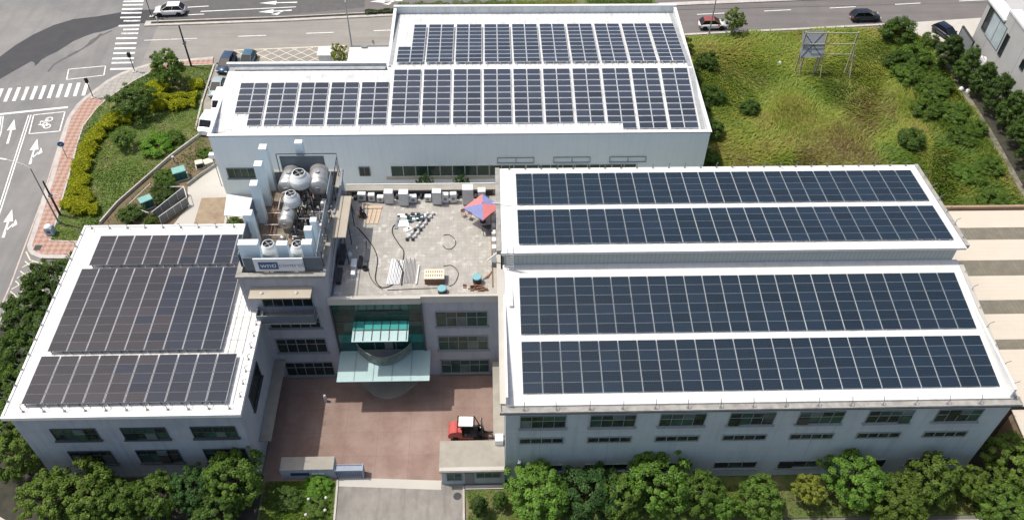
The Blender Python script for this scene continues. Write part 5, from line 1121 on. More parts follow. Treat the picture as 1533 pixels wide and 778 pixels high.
# small white van / truck beside the hall
def van(label, loc, rz, L=4.6, W=1.75, H=1.95):
    t = thing('parked_van', label, 'van', loc, rz); h = L / 2
    m = MB(); pr = [(-h, .35), (-h, H * .95), (-h + .15, H), (h - 1.25, H), (h - .55, H * .62), (h - .08, H * .52), (h, .35)]; n = len(pr)
    vs = [(x, -W / 2, z) for x, z in pr] + [(x, W / 2, z) for x, z in pr]
    m.add(vs, [tuple(range(n))[::-1], tuple(range(n, 2 * n))] + [(i, (i + 1) % n, n + (i + 1) % n, n + i) for i in range(n)]); m.build('body', pw, t)
    m = MB(); e = .012
    m.quad((h - 1.2 + e, -W * .42, H * .985), (h - .58 + e, -W * .46, H * .64), (h - .58 + e, W * .46, H * .64), (h - 1.2 + e, W * .42, H * .985)); 
    for s in (-1, 1): m.quad((-h + .5, s * (W / 2 + e), H * .9), (h - 1.35, s * (W / 2 + e), H * .9), (h - .8, s * (W / 2 + e), H * .62), (-h + .5, s * (W / 2 + e), H * .62))
    m.build('window_glass', M_['carglass'], t)
    for x in (-h * .6, h * .6):
        for s in (-1, 1):
            wl = MB().lathe((x, s * (W / 2 - .08), .33), [(.2, -.11), (.33, -.11), (.33, .11), (.2, .11)], 20, axis='y').build('wheel', M_['black'], t)
            MB().lathe((x, s * (W / 2 - .08), .33), [(.19, -.1), (.19, .1)], 16, axis='y').build('rim', M_['chrome'], wl)
    for s in (-1, 1): MB().bev(h - .07, h + .015, s * W * .36 - .16, s * W * .36 + .16, .7, .9, .02).build('headlight', M_['lampw'], t)
    return t
van('white van parked between the garden wall and the rear hall corner', (-36.9, 91.9, .08), R(-100), 3.5)
van('white van mostly hidden behind the rear hall parapet', (-36.2, 96.6, .01), R(-92), 4.4)

# ================================================================== STREET FURNITURE
def curved(p, q, sag, n=6): return [(p[0] + (q[0] - p[0]) * k / n, p[1] + (q[1] - p[1]) * k / n, p[2] + (q[2] - p[2]) * k / n + sag * math.sin(PI * k / n)) for k in range(n + 1)]
def street_lamp(label, x, y, h, dx, dy, arm=2.5):
    t = thing('street_lamp', label, 'street lamp', (x, y, 0))
    MB().tube([(0, 0, 0), (0, 0, h * .55), (0, 0, h)], .11, 10, r1=.06).build('pole', M_['pipe'], t)
    MB().lathe((0, 0, 0), [(.22, 0), (.22, .35), (.12, .45)], 12).build('base', M_['pipe'], t)
    MB().tube([(0, 0, h), (dx * arm * .2, dy * arm * .2, h + .45), (dx * arm * .6, dy * arm * .6, h + .7), (dx * arm, dy * arm, h + .75)], .05, 8).build('arm', M_['ac'], t)
    a = math.atan2(dy, dx); m = MB().bev(-.15, .75, -.14, .14, -.06, .06, .03); o = m.build('lamp_head', M_['ac'], t); o.location = (dx * arm, dy * arm, h + .75); o.rotation_euler = (0, 0, a); return t
street_lamp('grey street lamp arching over the left road', -51.0, 74.4, 8.6, -.95, .25, 2.8)
street_lamp('grey street lamp by the hatched forecourt behind the rear hall', -20.1, 110.6, 7.6, -.25, 1, 2.6)
street_lamp('thin street lamp beside the car with red roof', 33.4, 113.6, 8.0, .1, 1, 2.4)
def utility_pole(label, x, y, h, box=True):
    t = thing('utility_pole', label, 'pole', (x, y, .1))
    MB().tube([(0, 0, 0), (0, 0, h)], .15, 10, r1=.1).build('pole', M_['woodb'] if False else M_['dark'], t)
    m = MB(); m.box(-.18, .18, -.16, .16, h * .55, h * .55 + .35); m.lathe((0, 0, h * .58), [(.2, 0), (.2, .12)], 12); m.build('clamp_box', M_['midgrey'], t)
    m = MB(); m.box(.15, 1.0, -.05, .05, h * .62, h * .62 + .06); m.box(-.5, -.15, -.05, .05, h * .5, h * .5 + .05); m.build('bracket', M_['ac'], t)
    return t
utility_pole('dark utility pole on the lawn corner beside the round tree', -42.6, 106.2, 6.6)
utility_pole('dark pole beside the left street lamp on brick paving', -51.3, 75.8, 5.4)
def signal(label, x, y, h, rz=0):
    t = thing('traffic_signal', label, 'traffic signal', (x, y, .12), rz)
    MB().tube([(0, 0, 0), (0, 0, h)], .06, 8).build('pole', M_['dark'], t)
    MB().bev(-.2, .2, -.16, .16, h - .35, h + .35, .03).build('signal_head', M_['black'], t)
    MB().bev(-.3, .3, -.3, .3, 0, .08, .02).build('base', M_['concrete_l'], t)
    m = MB()
    for k in range(2): m.lathe((0, -.165, h - .17 + k * .32), [(.11, -.02), (.11, .0)], 12, axis='y')
    m.build('lens', M_['dark'], t)
signal('pedestrian signal on the kerb where the upper crosswalk ends', -50.3, 105.0, 2.75)
signal('pedestrian signal on the kerb where the left crosswalk ends', -54.35, 99.0, 2.75, R(40))
signal('signal pole at the far end of the upper crosswalk', -51.6, 119.4, 3.6)
t = thing('road_sign', 'round blue road sign on a thin post above brick paving', 'road sign', (-53.85, 86.3, .12), R(20))
MB().tube([(0, 0, 0), (0, 0, 2.3)], .04, 8).build('post', M_['midgrey'], t)
sd = MB().lathe((0, -.05, 2.2), [(.4, 0), (.4, .03)], 22, axis='y'); sd.build('sign_plate', M_['blueplate'], t)
m = MB(); m.tube([(-.15, -.07, 2.05), (.0, -.07, 2.3), (.15, -.07, 2.2)], .04, 6); m.build('sign_mark', M_['white'], t)
t = thing('utility_cabinet', 'grey utility box with white top on the brick corner by the lawn', 'cabinet', (-51.3, 72.7, .12))
MB().bev(-.45, .45, -.4, .4, 0, 1.15, .04).build('cabinet_body', M_['bluesheet'], t); MB().lathe((0, 0, 1.15), [(.42, 0), (.4, .08), (.2, .2), (0, .24)], 16).build('cabinet_top', M_['white'], t)
MB().box(-.2, .2, -.415, -.405, .4, .8).build('label_plate', M_['blueplate'], t)
one('inspection_cover', MB().box(-52.5, -51.7, 70.0, 70.8, .12, .135), M_['dark'], 'square dark inspection cover set in the brick corner paving', 'cover')
t = thing('bollard_lamp', 'white topped lamp post standing in the earth path', 'lamp', (-40.0, 85.2, .1))
MB().tube([(0, 0, 0), (0, 0, .75)], .06, 8).build('post', M_['dark'], t); MB().lathe((0, 0, .9), [(.03, -.17), (.17, -.08), (.2, .03), (.1, .15), (0, .18)], 14).build('globe', M_['lampw'], t)
t = thing('median_beacon', 'white warning post on the nose of the median', 'post', (-50.2, 117.7, .16))
MB().tube([(0, 0, 0), (0, 0, .8)], .09, 8).build('post', M_['white'], t); MB().lathe((0, 0, .8), [(.12, 0), (.12, .12), (0, .2)], 12).build('cap', M_['trimw'], t)
# green transformer boxes and fenced enclosure
def cabinet(label, x, y, w, d, h, rz, m1, m2):
    t = thing('transformer_box', label, 'transformer', (x, y, .05), R(rz), 'cabinets beside the yard')
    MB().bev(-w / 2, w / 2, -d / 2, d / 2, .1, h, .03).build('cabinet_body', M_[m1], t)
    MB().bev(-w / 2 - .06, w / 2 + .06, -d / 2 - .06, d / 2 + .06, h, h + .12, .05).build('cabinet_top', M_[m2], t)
    MB().box(-w / 2 - .15, w / 2 + .15, -d / 2 - .15, d / 2 + .15, 0, .1).build('plinth', M_['concrete_l'], t)
    MB().box(-.03, .03, -d / 2 - .012, -d / 2 - .002, .25, h - .1).build('door_seam', M_['black'], t)
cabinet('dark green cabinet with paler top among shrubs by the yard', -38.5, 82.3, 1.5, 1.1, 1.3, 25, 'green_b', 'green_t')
cabinet('green topped box inside the pipe fence enclosure', -41.3, 77.2, 1.4, 1.0, 1.2, 35, 'green_b', 'green_t')
cabinet('small dark box with cream lid between the green cabinet and hall', -36.6, 84.3, .8, .7, .8, 20, 'dark', 'cream')
cabinet('cream slab topped box nearest the rear hall corner', -35.7, 85.0, 1.0, .9, .35, 30, 'concrete_l', 'cream')
t = thing('pipe_fence', 'white pipe rail enclosure with mesh side round a green box', 'fence', (-40, 77.3, 0))
pf = [(-41.5, 80.1), (-43.2, 76.3), (-40.4, 75.0)]; pg = [(-40.3, 75.0), (-38.2, 78.9), (-36.9, 79.2)]
m = MB()
for q in (pf,):
    m.tube([(x, y, 1.1) for x, y in q], .045, 6)
    for x, y in q: m.tube([(x, y, 0), (x, y, 1.1)], .04, 6)
part('rail', m, 'pipe_w', t)
m = MB()
for q in ([(-39.9, 74.9), (-37.2, 79.3)], [(-38.9, 74.1), (-36.4, 77.4)]):
    m.tube([(x, y, 1.3) for x, y in q], .05, 6)
    for k in range(5): x, y = lerp(q[0], q[1], k / 4); m.tube([(x, y, 0), (x, y, 1.3)], .035, 6)
m.tube([(-37.2, 79.3, 1.3), (-36.4, 77.4, 1.3)], .05, 6); m.tube([(-39.6, 79.4, 1.2), (-37.2, 79.3, 1.3)], .045, 6)
part('frame', m, 'pipe_w', t)
m = MB(); m.quad((-39.9, 74.9, .1), (-37.2, 79.3, .1), (-37.2, 79.3, 1.25), (-39.9, 74.9, 1.25)); m.quad((-38.9, 74.1, .1), (-36.4, 77.4, .1), (-36.4, 77.4, 1.25), (-38.9, 74.1, 1.25)); part('infill_panel', m, 'midgrey', t)
t = thing('yard_canopy', 'white sheet canopy in the yard behind the tower', 'canopy', (-28.8, 73.5, 0))
m = MB(); m.add([(-30.4, 72.0, 3.45), (-27.2, 71.6, 3.45), (-27.0, 74.5, 3.6), (-30.7, 75.4, 3.6), (-30.4, 72.0, 3.38), (-27.2, 71.6, 3.38), (-27.0, 74.5, 3.52), (-30.7, 75.4, 3.52)], [(0, 1, 2, 3), (7, 6, 5, 4), (0, 4, 5, 1), (1, 5, 6, 2), (2, 6, 7, 3), (3, 7, 4, 0)]); part('canopy_roof', m, 'roofw', t)
for x, y in ((-30.2, 72.2), (-27.4, 71.9), (-27.2, 74.2), (-30.4, 75.1)): part('post', MB().tube([(x, y, 0), (x, y, 3.4)], .05, 6), 'frame', t)
one('yard_screen_wall', MB().box(-26.9, -26.7, 63.6, 72.0, 0, 4.2), M_['screen'], 'dark louvred screen wall beside the white sheet canopy', 'screen wall')
t = thing('wall_lantern', 'white box lamp hanging off the rear hall corner', 'lamp', (-33.2, 80.8, 0))
MB().tube([(0, 0, 0), (0, 0, 4.6)], .05, 8).build('post', M_['midgrey'], t); MB().bev(-.35, .35, -.3, .3, 4.6, 5.2, .05).build('lamp_head', M_['white'], t)

# billboard frame in the field
t = thing('billboard_frame', 'old timber billboard frame with one grey panel left in the field', 'billboard', (47.5, 103.5, 0))
for x in (43.9, 46.95, 51.2): part('post', MB().box(x - .09, x + .09, 103.4, 103.58, 0, 6.95), 'weathered', t)
for x in (44.4, 46.4, 51.6): part('short_post', MB().box(x - .08, x + .08, 102.9, 103.06, 0, 3.4), 'weathered', t)
for z in (6.75, 5.0, 3.3): part('rail', MB().box(43.9, 51.2, 103.3, 103.39, z, z + .12), 'weathered', t)
for x in (43.9, 46.95, 51.2): part('brace', MB().tube([(x, 103.5, 5.2), (x + .3, 102.0, 0)], .07, 6), 'weathered', t)
m = MB(); q0, q1 = (102.75, 3.3), (104.35, 6.55)
m.add([(43.75, q0[0], q0[1]), (46.95, q0[0], q0[1]), (46.95, q1[0], q1[1]), (43.75, q1[0], q1[1]), (43.75, q0[0] + .06, q0[1] - .03), (46.95, q0[0] + .06, q0[1] - .03), (46.95, q1[0] + .06, q1[1] - .03), (43.75, q1[0] + .06, q1[1] - .03)], [(0, 1, 2, 3), (7, 6, 5, 4), (0, 4, 5, 1), (1, 5, 6, 2), (2, 6, 7, 3), (3, 7, 4, 0)])
part('panel', m, 'bill', t)
for a, b in ((43.85, 46.85), (46.85, 43.85)): part('cross_brace', MB().tube([(a, 102.72, 3.35), (b, 104.28, 6.5)], .03, 6), 'dark', t)
part('cross_rail', MB().tube([(43.75, 103.48, 4.95), (46.95, 103.48, 4.95)], .035, 6), 'dark', t)
m = MB(); m.lathe((0, 0, 0), [(.30, 0), (.36, .22), (.2, .4), (0, .46)], 9); m.lathe((-.4, -.35, 0), [(.2, 0), (.25, .12), (.1, .24), (0, .26)], 8); one('white_sack', m, M_['white'], 'white sack lying in the grass left of the billboard', 'sack', loc=(42.3, 105.8, .1))
m = MB(); m.lathe((0, 0, 0), [(.28, 0), (.34, .26), (.18, .5), (0, .58)], 9); m.lathe((.8, -.5, 0), [(.3, 0), (.35, .3), (.2, .5), (0, .6)], 9); one('rubble_bag', m, M_['ac_t'], 'white bags dumped on the ditch path by the dark trees', 'bags', loc=(66.5, 99.2, .12))
m = MB(); m.tube([(65.6, 107.5, .15), (66.2, 104.8, .2)], .14, 8); one('drain_pipe_segment', m, M_['white'], 'white pipe segment lying near the navy car behind bushes', 'pipe')

# ================================================================== NEIGHBOURS
F = thing('neighbour_building', 'off white building at the top right with glazed stair bay', 'building', (75, 95, 0))
part('wall', MB().box(71.5, 84, 66, 104.2, 0, 9.6), 'wall_w', F)
part('stair_bay', MB().box(71.5, 74, 104.2, 109.6, 0, 7.9), 'wall_w', F)
part('bay_roof', MB().box(71.2, 73.3, 103.9, 112, 8.1, 8.35), 'trimw', F)
part('bay_fascia', MB().box(71.35, 73.2, 104.1, 111.9, 7.9, 8.095), 'wall_w', F)
part('roof', MB().box(73.0, 84.2, 65.8, 104.0, 9.6, 9.75), 'bluesheet', F)
part('roof_edge', MB().box(71.4, 73.0, 65.8, 104.1, 9.6, 9.9), 'trimw', F)
part('rear_block', MB().box(74, 84, 104.2, 112, 0, 7.9), 'wall_w', F)
window(F, 71.5, 107.5, 108.5, 4.3, 7.7, 1, [], axis='x', mix=0, sill=False, frame='framed', sgn=-1)
window(F, 71.5, 101.6, 102.4, 4.0, 7.2, 1, [], axis='x', mix=0, sill=False, frame='framed', sgn=-1)
window(F, 71.5, 103.0, 107.2, 4.2, 7.7, 2, [], axis='x', panes='skyglass', mix=0, sill=False, frame='frame', sgn=-1)
for y, z in ((96.4, 6.2), (96.6, 1.4), (95.0, 1.2), (90, 6.2), (84, 6.2)): window(F, 71.5, y - .45, y + .45, z - .6, z + .6, 1, [], axis='x', mix=0, sill=False, frame='framed', sgn=-1)
t = thing('plot_wall', 'white curved topped garden wall in front of the white neighbour', 'wall', (70.6, 102, 0))
m = MB()
for y in (98.2, 100.2, 102.2): m.prism([(70.3, y), (70.6, y), (70.6, y + 1.9), (70.3, y + 1.9)], 0, 2.3 + .2 * math.sin(y)); m.lathe((70.45, y + .95, 2.4), [(.5, -.12), (.5, .12)], 14, axis='x')
part('wall', m, 'white', t)
t = thing('side_gate', 'grey metal gate panel leaning toward the white neighbour corner', 'gate', (70.0, 109, 0))
part('panel', MB().box(70.1, 70.25, 106.8, 110.8, .1, 3.0), 'midgrey', t); part('frame', MB().box(70.05, 70.3, 106.7, 106.8, .1, 3.15).box(70.05, 70.3, 110.8, 110.9, .1, 3.15).box(70.05, 70.3, 106.8, 110.8, 3.0, 3.15), 'dark', t)

G = thing('sawtooth_shed', 'cream striped workshop roofs at the right edge beside the long hall', 'workshop', (60, 56, 0))
part('wall', MB().box(47.6, 90, 43.4, 68.8, 0, 5.55), 'brownwall', G)
bands = [(43.2, 49.5, 50.85), (50.85, 53.9, 55.85), (55.85, 59.0, 61.35), (61.35, 64.2, 66.2), (66.2, 68.7, 68.9)]
m = MB(); m2 = MB()
for y0, y1, y2 in bands:
    slab(m, 47.5, 90, y0, 5.95, y1, 6.12, .12); slab(m2, 47.5, 90, y1 + .003, 6.10, y2 - .004, 5.97, .12)
rf = part('roof', m, 'creamroof', G); part('rooflight_strip', m2, 'oldroof', rf)
part('parapet', MB().box(47.4, 90, 68.9, 69.2, 5.3, 6.5), 'brownwall', G)
t = thing('lean_to', 'pale blue translucent lean-to roof between the hall and cream workshop', 'lean-to', (46.5, 48, 0))
m = MB(); slab(m, 44.95, 47.35, 43.4, 5.0, 51.6, 5.05, .06); lr = part('lean_to_roof', m, 'bluesheet', t)
m = MB()
for y in (43.5, 45.5, 47.5, 49.5, 51.5): m.box(44.95, 47.35, y, y + .08, 5.07, 5.13)
m.box(44.95, 45.03, 43.6, 51.5, 5.07, 5.12); part('rib', m, 'frame', lr)
for y in (43.6, 47.5, 51.4): part('post', MB().box(47.2, 47.3, y, y + .1, 0, 4.95), 'frame', t)
t = thing('shed_annex', 'small cream roofed annex in front of the workshop at right', 'annex', (50, 41.5, 0))
part('wall', MB().box(48.0, 53, 40.6, 43.1, 0, 5.2), 'brownwall', t)
m = MB(); slab(m, 47.8, 53.2, 40.3, 5.25, 43.15, 5.45, .1); part('roof', m, 'creamroof', t)

# ================================================================== VEGETATION
def crown_mesh(name, n_clump, per, flat=1.0, rough=.32, leaf=.085, seed=1, cone=0., hollow=.45, clr=.2):
    """a unit crown: leaf clumps over and through an uneven volume, each a burst of small leaf faces"""
    g = np.random.default_rng(seed); V = []; 
    lobes = g.normal(size=(7, 3)); lobes /= np.linalg.norm(lobes, axis=1)[:, None]
    cs = []
    while len(cs) < n_clump:
        d = g.normal(size=3); d /= np.linalg.norm(d)
        bump = 1 + rough * (np.max(lobes @ d) - .75) + g.normal() * .06
        r = bump * (hollow + (1 - hollow) * g.random() ** .45)
        p = d * r
        if p[2] < -.55 and g.random() < .7: continue
        p[2] *= flat
        if cone: p[:2] *= 1 - cone * (p[2] / flat + 1) / 2
        cs.append((p, d))
    for p, d in cs:
        n = int(per * g.uniform(.6, 1.4)); rad = clr * g.uniform(.6, 1.25)
        o = g.normal(size=(n, 3)); o /= np.linalg.norm(o, axis=1)[:, None]; o *= rad * g.random((n, 1)) ** .4; o[:, 2] *= .75
        c = p + o
        nrm = o / (np.linalg.norm(o, axis=1)[:, None] + 1e-6) * .8 + d * .5 + np.array([0, 0, .7]) + g.normal(size=(n, 3)) * .45
        nrm /= np.linalg.norm(nrm, axis=1)[:, None]
        a = np.cross(nrm, g.normal(size=(n, 3))); a /= np.linalg.norm(a, axis=1)[:, None]; b = np.cross(nrm, a)
        s = leaf * g.uniform(.6, 1.3, (n, 1))
        V.append(np.stack([c - a * s, c - b * s * .55 + nrm * s * .1, c + a * s, c + b * s * .55 + nrm * s * .1], 1))
    V = np.concatenate(V).reshape(-1, 3); nq = len(V) // 4
    me = bpy.data.meshes.new(name); me.vertices.add(len(V)); me.vertices.foreach_set('co', V.astype(np.float32).ravel())
    me.loops.add(nq * 4); me.loops.foreach_set('vertex_index', np.arange(nq * 4, dtype=np.int32))
    me.polygons.add(nq); me.polygons.foreach_set('loop_start', np.arange(0, nq * 4, 4, dtype=np.int32)); me.polygons.foreach_set('loop_total', np.full(nq, 4, np.int32))
    me.update(calc_edges=True); me.materials.append(L_['mid']); return me
CR = {'round': [crown_mesh('crown', 170, 85, .92, .42, .043, s, clr=.145) for s in (1, 2, 3, 4)],
      'open': [crown_mesh('crown', 110, 80, .85, .6, .046, s, hollow=.3, clr=.15) for s in (11, 12, 13)],
      'cone': [crown_mesh('crown', 170, 85, 1.25, .35, .044, s, cone=.55, clr=.16) for s in (21, 22, 23)],
      'bush': [crown_mesh('foliage', 130, 85, .8, .6, .046, s, clr=.19) for s in (31, 32, 33)]}
def trunk_mesh(seed):
    g = random.Random(seed); m = MB()
    m.tube([(0, 0, 0), (g.uniform(-.04, .04), .02, .5), (g.uniform(-.06, .06), 0, 1.0)], .085, 8, r1=.05)
    for k in range(5):
        a = k * 1.26 + g.random(); m.tube([(0, 0, .7), (.3 * math.cos(a), .3 * math.sin(a), 1.0), (.62 * math.cos(a), .62 * math.sin(a), 1.25)], .04, 6, r1=.015)
    o = m.build('trunk', M_['bark']); me = o.data; bpy.data.objects.remove(o); return me
TR = [trunk_mesh(s) for s in (1, 2, 3)]
cnt = [0]
def tree(label, x, y, r, ztop, col, kind='round', group=None, z0=.1, name=None, rv=None):
    cnt[0] += 1; i = cnt[0]
    me = CR[kind][i % len(CR[kind])]; fl = {'round': .92, 'open': .85, 'cone': 1.25, 'bush': .8}[kind]
    t = thing(name or 'broadleaf_tree', label, 'tree', (x, y, z0), 0, group)
    rvz = rv or min(r * fl, (ztop - z0) * .48); zc = ztop - rvz
    tr = bpy.data.objects.new('trunk', TR[i % 3]); COL.objects.link(tr); tr.parent = t; tr.scale = (max(.9, r * .7),) * 2 + (max(.3, zc - z0 + .2),)
    cr = bpy.data.objects.new('crown', me); COL.objects.link(cr); cr.parent = t; cr.location = (0, 0, zc - z0); cr.scale = (r, r, rvz / fl); cr.rotation_euler = (0, 0, random.uniform(0, 6.28))
    override(cr, L_[col]); return t
def shrub(label, x, y, r, h, col, group=None, z0=.1, name='shrub', cat='shrub', sy=1.0, rz=None):
    cnt[0] += 1; me = CR['bush'][cnt[0] % 3]
    t = thing(name, label, cat, (x, y, z0), 0, group)
    o = bpy.data.objects.new('foliage', me); COL.objects.link(o); o.parent = t; o.location = (0, 0, h * .42); o.scale = (r, r * sy, h * .72); o.rotation_euler = (0, 0, random.uniform(0, 6.28) if rz is None else rz)
    override(o, L_[col])
    s = MB()
    for k in range(4): a = k * 1.6; s.tube([(0, 0, 0), (.5 * r * math.cos(a), .5 * r * math.sin(a), h * .6)], .03, 5)
    s.build('stem', M_['bark'], t); return t
gA = 'trees along the front of the long hall'
for a in [('bright green round tree right of the gatehouse', 4.0, 37.2, 2.75, 5.2, 'bright'), ('dark green tree between the two bright trees', 8.4, 37.2, 2.7, 4.9, 'cool'), ('lower dark tree tucked left of the second bright tree', 11.4, 36.6, 2.2, 4.4, 'mid'),
          ('second bright green tree with a tall peak at the hall front', 14.5, 37.7, 2.9, 5.7, 'bright'), ('small mid green tree right of the second bright tree', 18.3, 36.9, 1.9, 4.4, 'mid'), ('lowest mid green tree by the gap in the hall trees', 20.0, 35.9, 1.4, 3.4, 'bright'),
          ('mid green rounded tree left of the yellowish one', 23.7, 36.2, 2.2, 4.4, 'mid'), ('small yellowish green tree beside the bare grass gap', 28.2, 37.2, 1.35, 3.6, 'yellow'), ('tall mid green tree right of the bare grass gap', 32.3, 37.8, 2.6, 5.6, 'bright'),
          ('lower spreading tree in the middle of the right cluster', 35.8, 36.0, 2.5, 4.7, 'olive'), ('olive tree touching the hall wall near its right corner', 39.4, 37.6, 2.5, 5.2, 'olive'), ('small olive tree at the mouth of the dark alley', 42.9, 37.3, 1.5, 4.2, 'olive'),
          ('large olive tree at the right edge below the annex', 47.0, 39.0, 2.5, 6.0, 'olive'), ('low tree in the bottom right corner', 45.4, 35.0, 2.3, 4.6, 'mid'), ('low leafy tree behind the half hidden white car', 49.0, 36.3, 2.2, 4.5, 'mid')]:
    tree(*a, group=gA)
gL = 'trees round the left building'
for a in [('tree with tall peak in front of the left building right corner', -22.9, 38.7, 2.6, 5.9, 'mid'), ('bluish green tree left of the peaked corner tree', -26.4, 37.8, 2.1, 4.8, 'cool'), ('low dark tree below the peaked corner tree', -24.2, 35.8, 2.2, 4.4, 'dark'),
          ('rounded tree under the middle windows of the left building', -29.4, 37.4, 2.1, 4.6, 'mid'), ('broad olive tree under the left windows of the left building', -35.8, 37.9, 2.9, 5.5, 'olive'), ('olive tree right of the broad one below the left windows', -32.7, 37.0, 2.2, 4.6, 'mid'),
          ('low olive tree at the bottom left beside the pavement', -39.3, 37.6, 2.2, 5.0, 'olive'), ('tree at the front left corner of the left building', -42.9, 41.3, 2.4, 5.6, 'olive'), ('tree at the left picture edge below the roof corner', -44.7, 44.6, 2.3, 5.6, 'mid'),
          ('dark tree beside the hatched box near the road', -46.0, 61.2, 2.7, 6.5, 'dark'), ('dark tree by the roadside, second from the hatched box', -47.3, 57.3, 2.6, 6.2, 'dark'), ('dark tree pressed against the left building long side', -44.0, 54.6, 2.5, 6.2, 'deep'),
          ('dark green tree at the left picture edge mid height', -47.2, 52.2, 2.6, 6.2, 'dark'), ('dark tree at the road edge left of the front block panels', -45.6, 48.4, 2.4, 6.0, 'mid'), ('small dark tree at the top of the roadside row', -44.6, 63.8, 1.7, 5.2, 'mid'), ('dark tree filling the gap beside the roof edge', -43.2, 50.3, 2.0, 5.8, 'dark'), ('dark tree between building and the upper roadside pair', -43.4, 58.6, 2.0, 6.0, 'deep')]:
    tree(*a, group=gL)
gR = 'dark trees along the white neighbour'
for i, (x, y, r, h) in enumerate([(66.0, 104.6, 2.4, 5.6), (67.2, 101.2, 2.2, 5.8), (68.3, 98.0, 2.2, 5.8), (68.6, 94.4, 2.3, 6.2), (68.9, 90.6, 2.2, 6.2), (68.8, 86.6, 2.3, 6.4), (68.4, 82.6, 2.2, 6.2), (67.9, 78.6, 2.3, 6.2), (67.6, 74.4, 2.2, 6.0), (67.6, 70.6, 2.2, 6.0)]):
    tree(['first', 'second', 'third', 'fourth', 'fifth', 'sixth', 'seventh', 'eighth', 'ninth', 'last'][i] + ' dark tree from the road in the row beside the white neighbour', x, y, r, h, 'dark' if i % 3 else 'deep', 'cone', gR)
tree('round tree on the lawn corner beside the dark utility pole', -44.1, 101.7, 2.45, 5.3, 'mid', 'round', rv=2.1)
tree('drooping tree over the yellow hedge in the corner garden', -47.4, 95.5, 2.9, 4.1, 'dark', 'open', rv=1.6)
tree('small sparse tree with leaning trunk in the corner garden', -46.9, 88.3, 1.5, 2.6, 'mid', 'open', rv=.9)
tree('young roadside tree in front of the car with red roof', 36.9, 113.9, 1.7, 4.0, 'olive', 'open', rv=1.6)
tree('thin pale green tree between the kiosk and white entrance canopy', -20.9, 104.6, 1.1, 4.6, 'yellow', 'open', rv=1.8)
tree('slim tree in the alley below the rear hall windows, left', -7.9, 77.6, 1.1, 4.2, 'cool', 'open', rv=1.4)
tree('slim tree in the alley below the rear hall windows, right', -3.4, 77.6, 1.0, 4.0, 'cool', 'open', rv=1.3)
tree('dark pine on the small lawn right of the driveway', -1.3, 36.6, 1.0, 3.0, 'deep', 'cone', name='pine_tree'); tree('reddish brown small pine nearest the bright tree', .6, 37.2, .9, 2.6, 'dark', 'cone', name='pine_tree')
gS = 'bushes in the grass field'
for a in [('dense bush strip at the far end of the rear hall side wall', 27.9, 109.5, 2.0, 3.0, 'deep'), ('dark bush hugging the rear hall side below the first one', 28.2, 101.0, 2.0, 2.8, 'deep'), ('dark bush in the shade of the rear hall side wall', 28.0, 93.2, 1.9, 2.6, 'deep'), ('thicket between the roadside bush and the low green bush', 59.6, 105.0, 2.5, 2.4, 'dark'), ('thicket by the ditch beside the fifth dark tree', 64.8, 89.6, 1.7, 1.5, 'mid'), ('low clump near the workshop rear wall, right', 60.2, 80.6, 2.3, 1.2, 'mid'),
          ('big round bush at the roadside end of the field', 61.3, 111.9, 2.7, 3.6, 'dark'), ('dark bush behind the roadside bush', 62.0, 106.3, 2.7, 2.4, 'mid'), ('low green bush in the field near the right ditch', 59.5, 101.5, 2.4, 2.0, 'mid'), ('bush beside the ditch where white bags lie', 62.5, 98.4, 2.4, 2.1, 'mid'),
          ('isolated round dark bush near the hall roof corner', 55.1, 87.2, 2.1, 2.0, 'dark'), ('small dark bush alone in the left part of the field', 35.4, 94.6, 1.4, 1.6, 'dark'), ('bush against the rear hall side near the red roofed car', 31.4, 105, 1.6, 2.4, 'dark'),
          ('bush against the rear hall side mid way', 30.4, 97, 1.9, 2.2, 'dark'), ('bush at the near corner of the rear hall side', 29.2, 89.6, 1.7, 2.0, 'dark'), ('bush by the ditch half way along the field', 63.2, 93.2, 2.2, 1.7, 'mid'), ('green bush left of the ditch bushes', 59.8, 94.0, 2.2, 1.7, 'mid'),
          ('low bush near the middle of the ditch path', 62.2, 88.4, 2.1, 1.5, 'mid'), ('low bush near the lower end of the ditch path', 63.4, 82.6, 2.0, 1.4, 'mid'), ('low bush behind the cream workshop', 61.5, 76.0, 2.0, 1.3, 'mid'), ('bush at the foot of the rear hall corner', 28.2, 84.2, 1.5, 1.5, 'mid'), ('bush behind the navy car on the apron', 65.5, 110.0, 1.4, 2.2, 'olive')]:
    shrub(*a, group=gS)
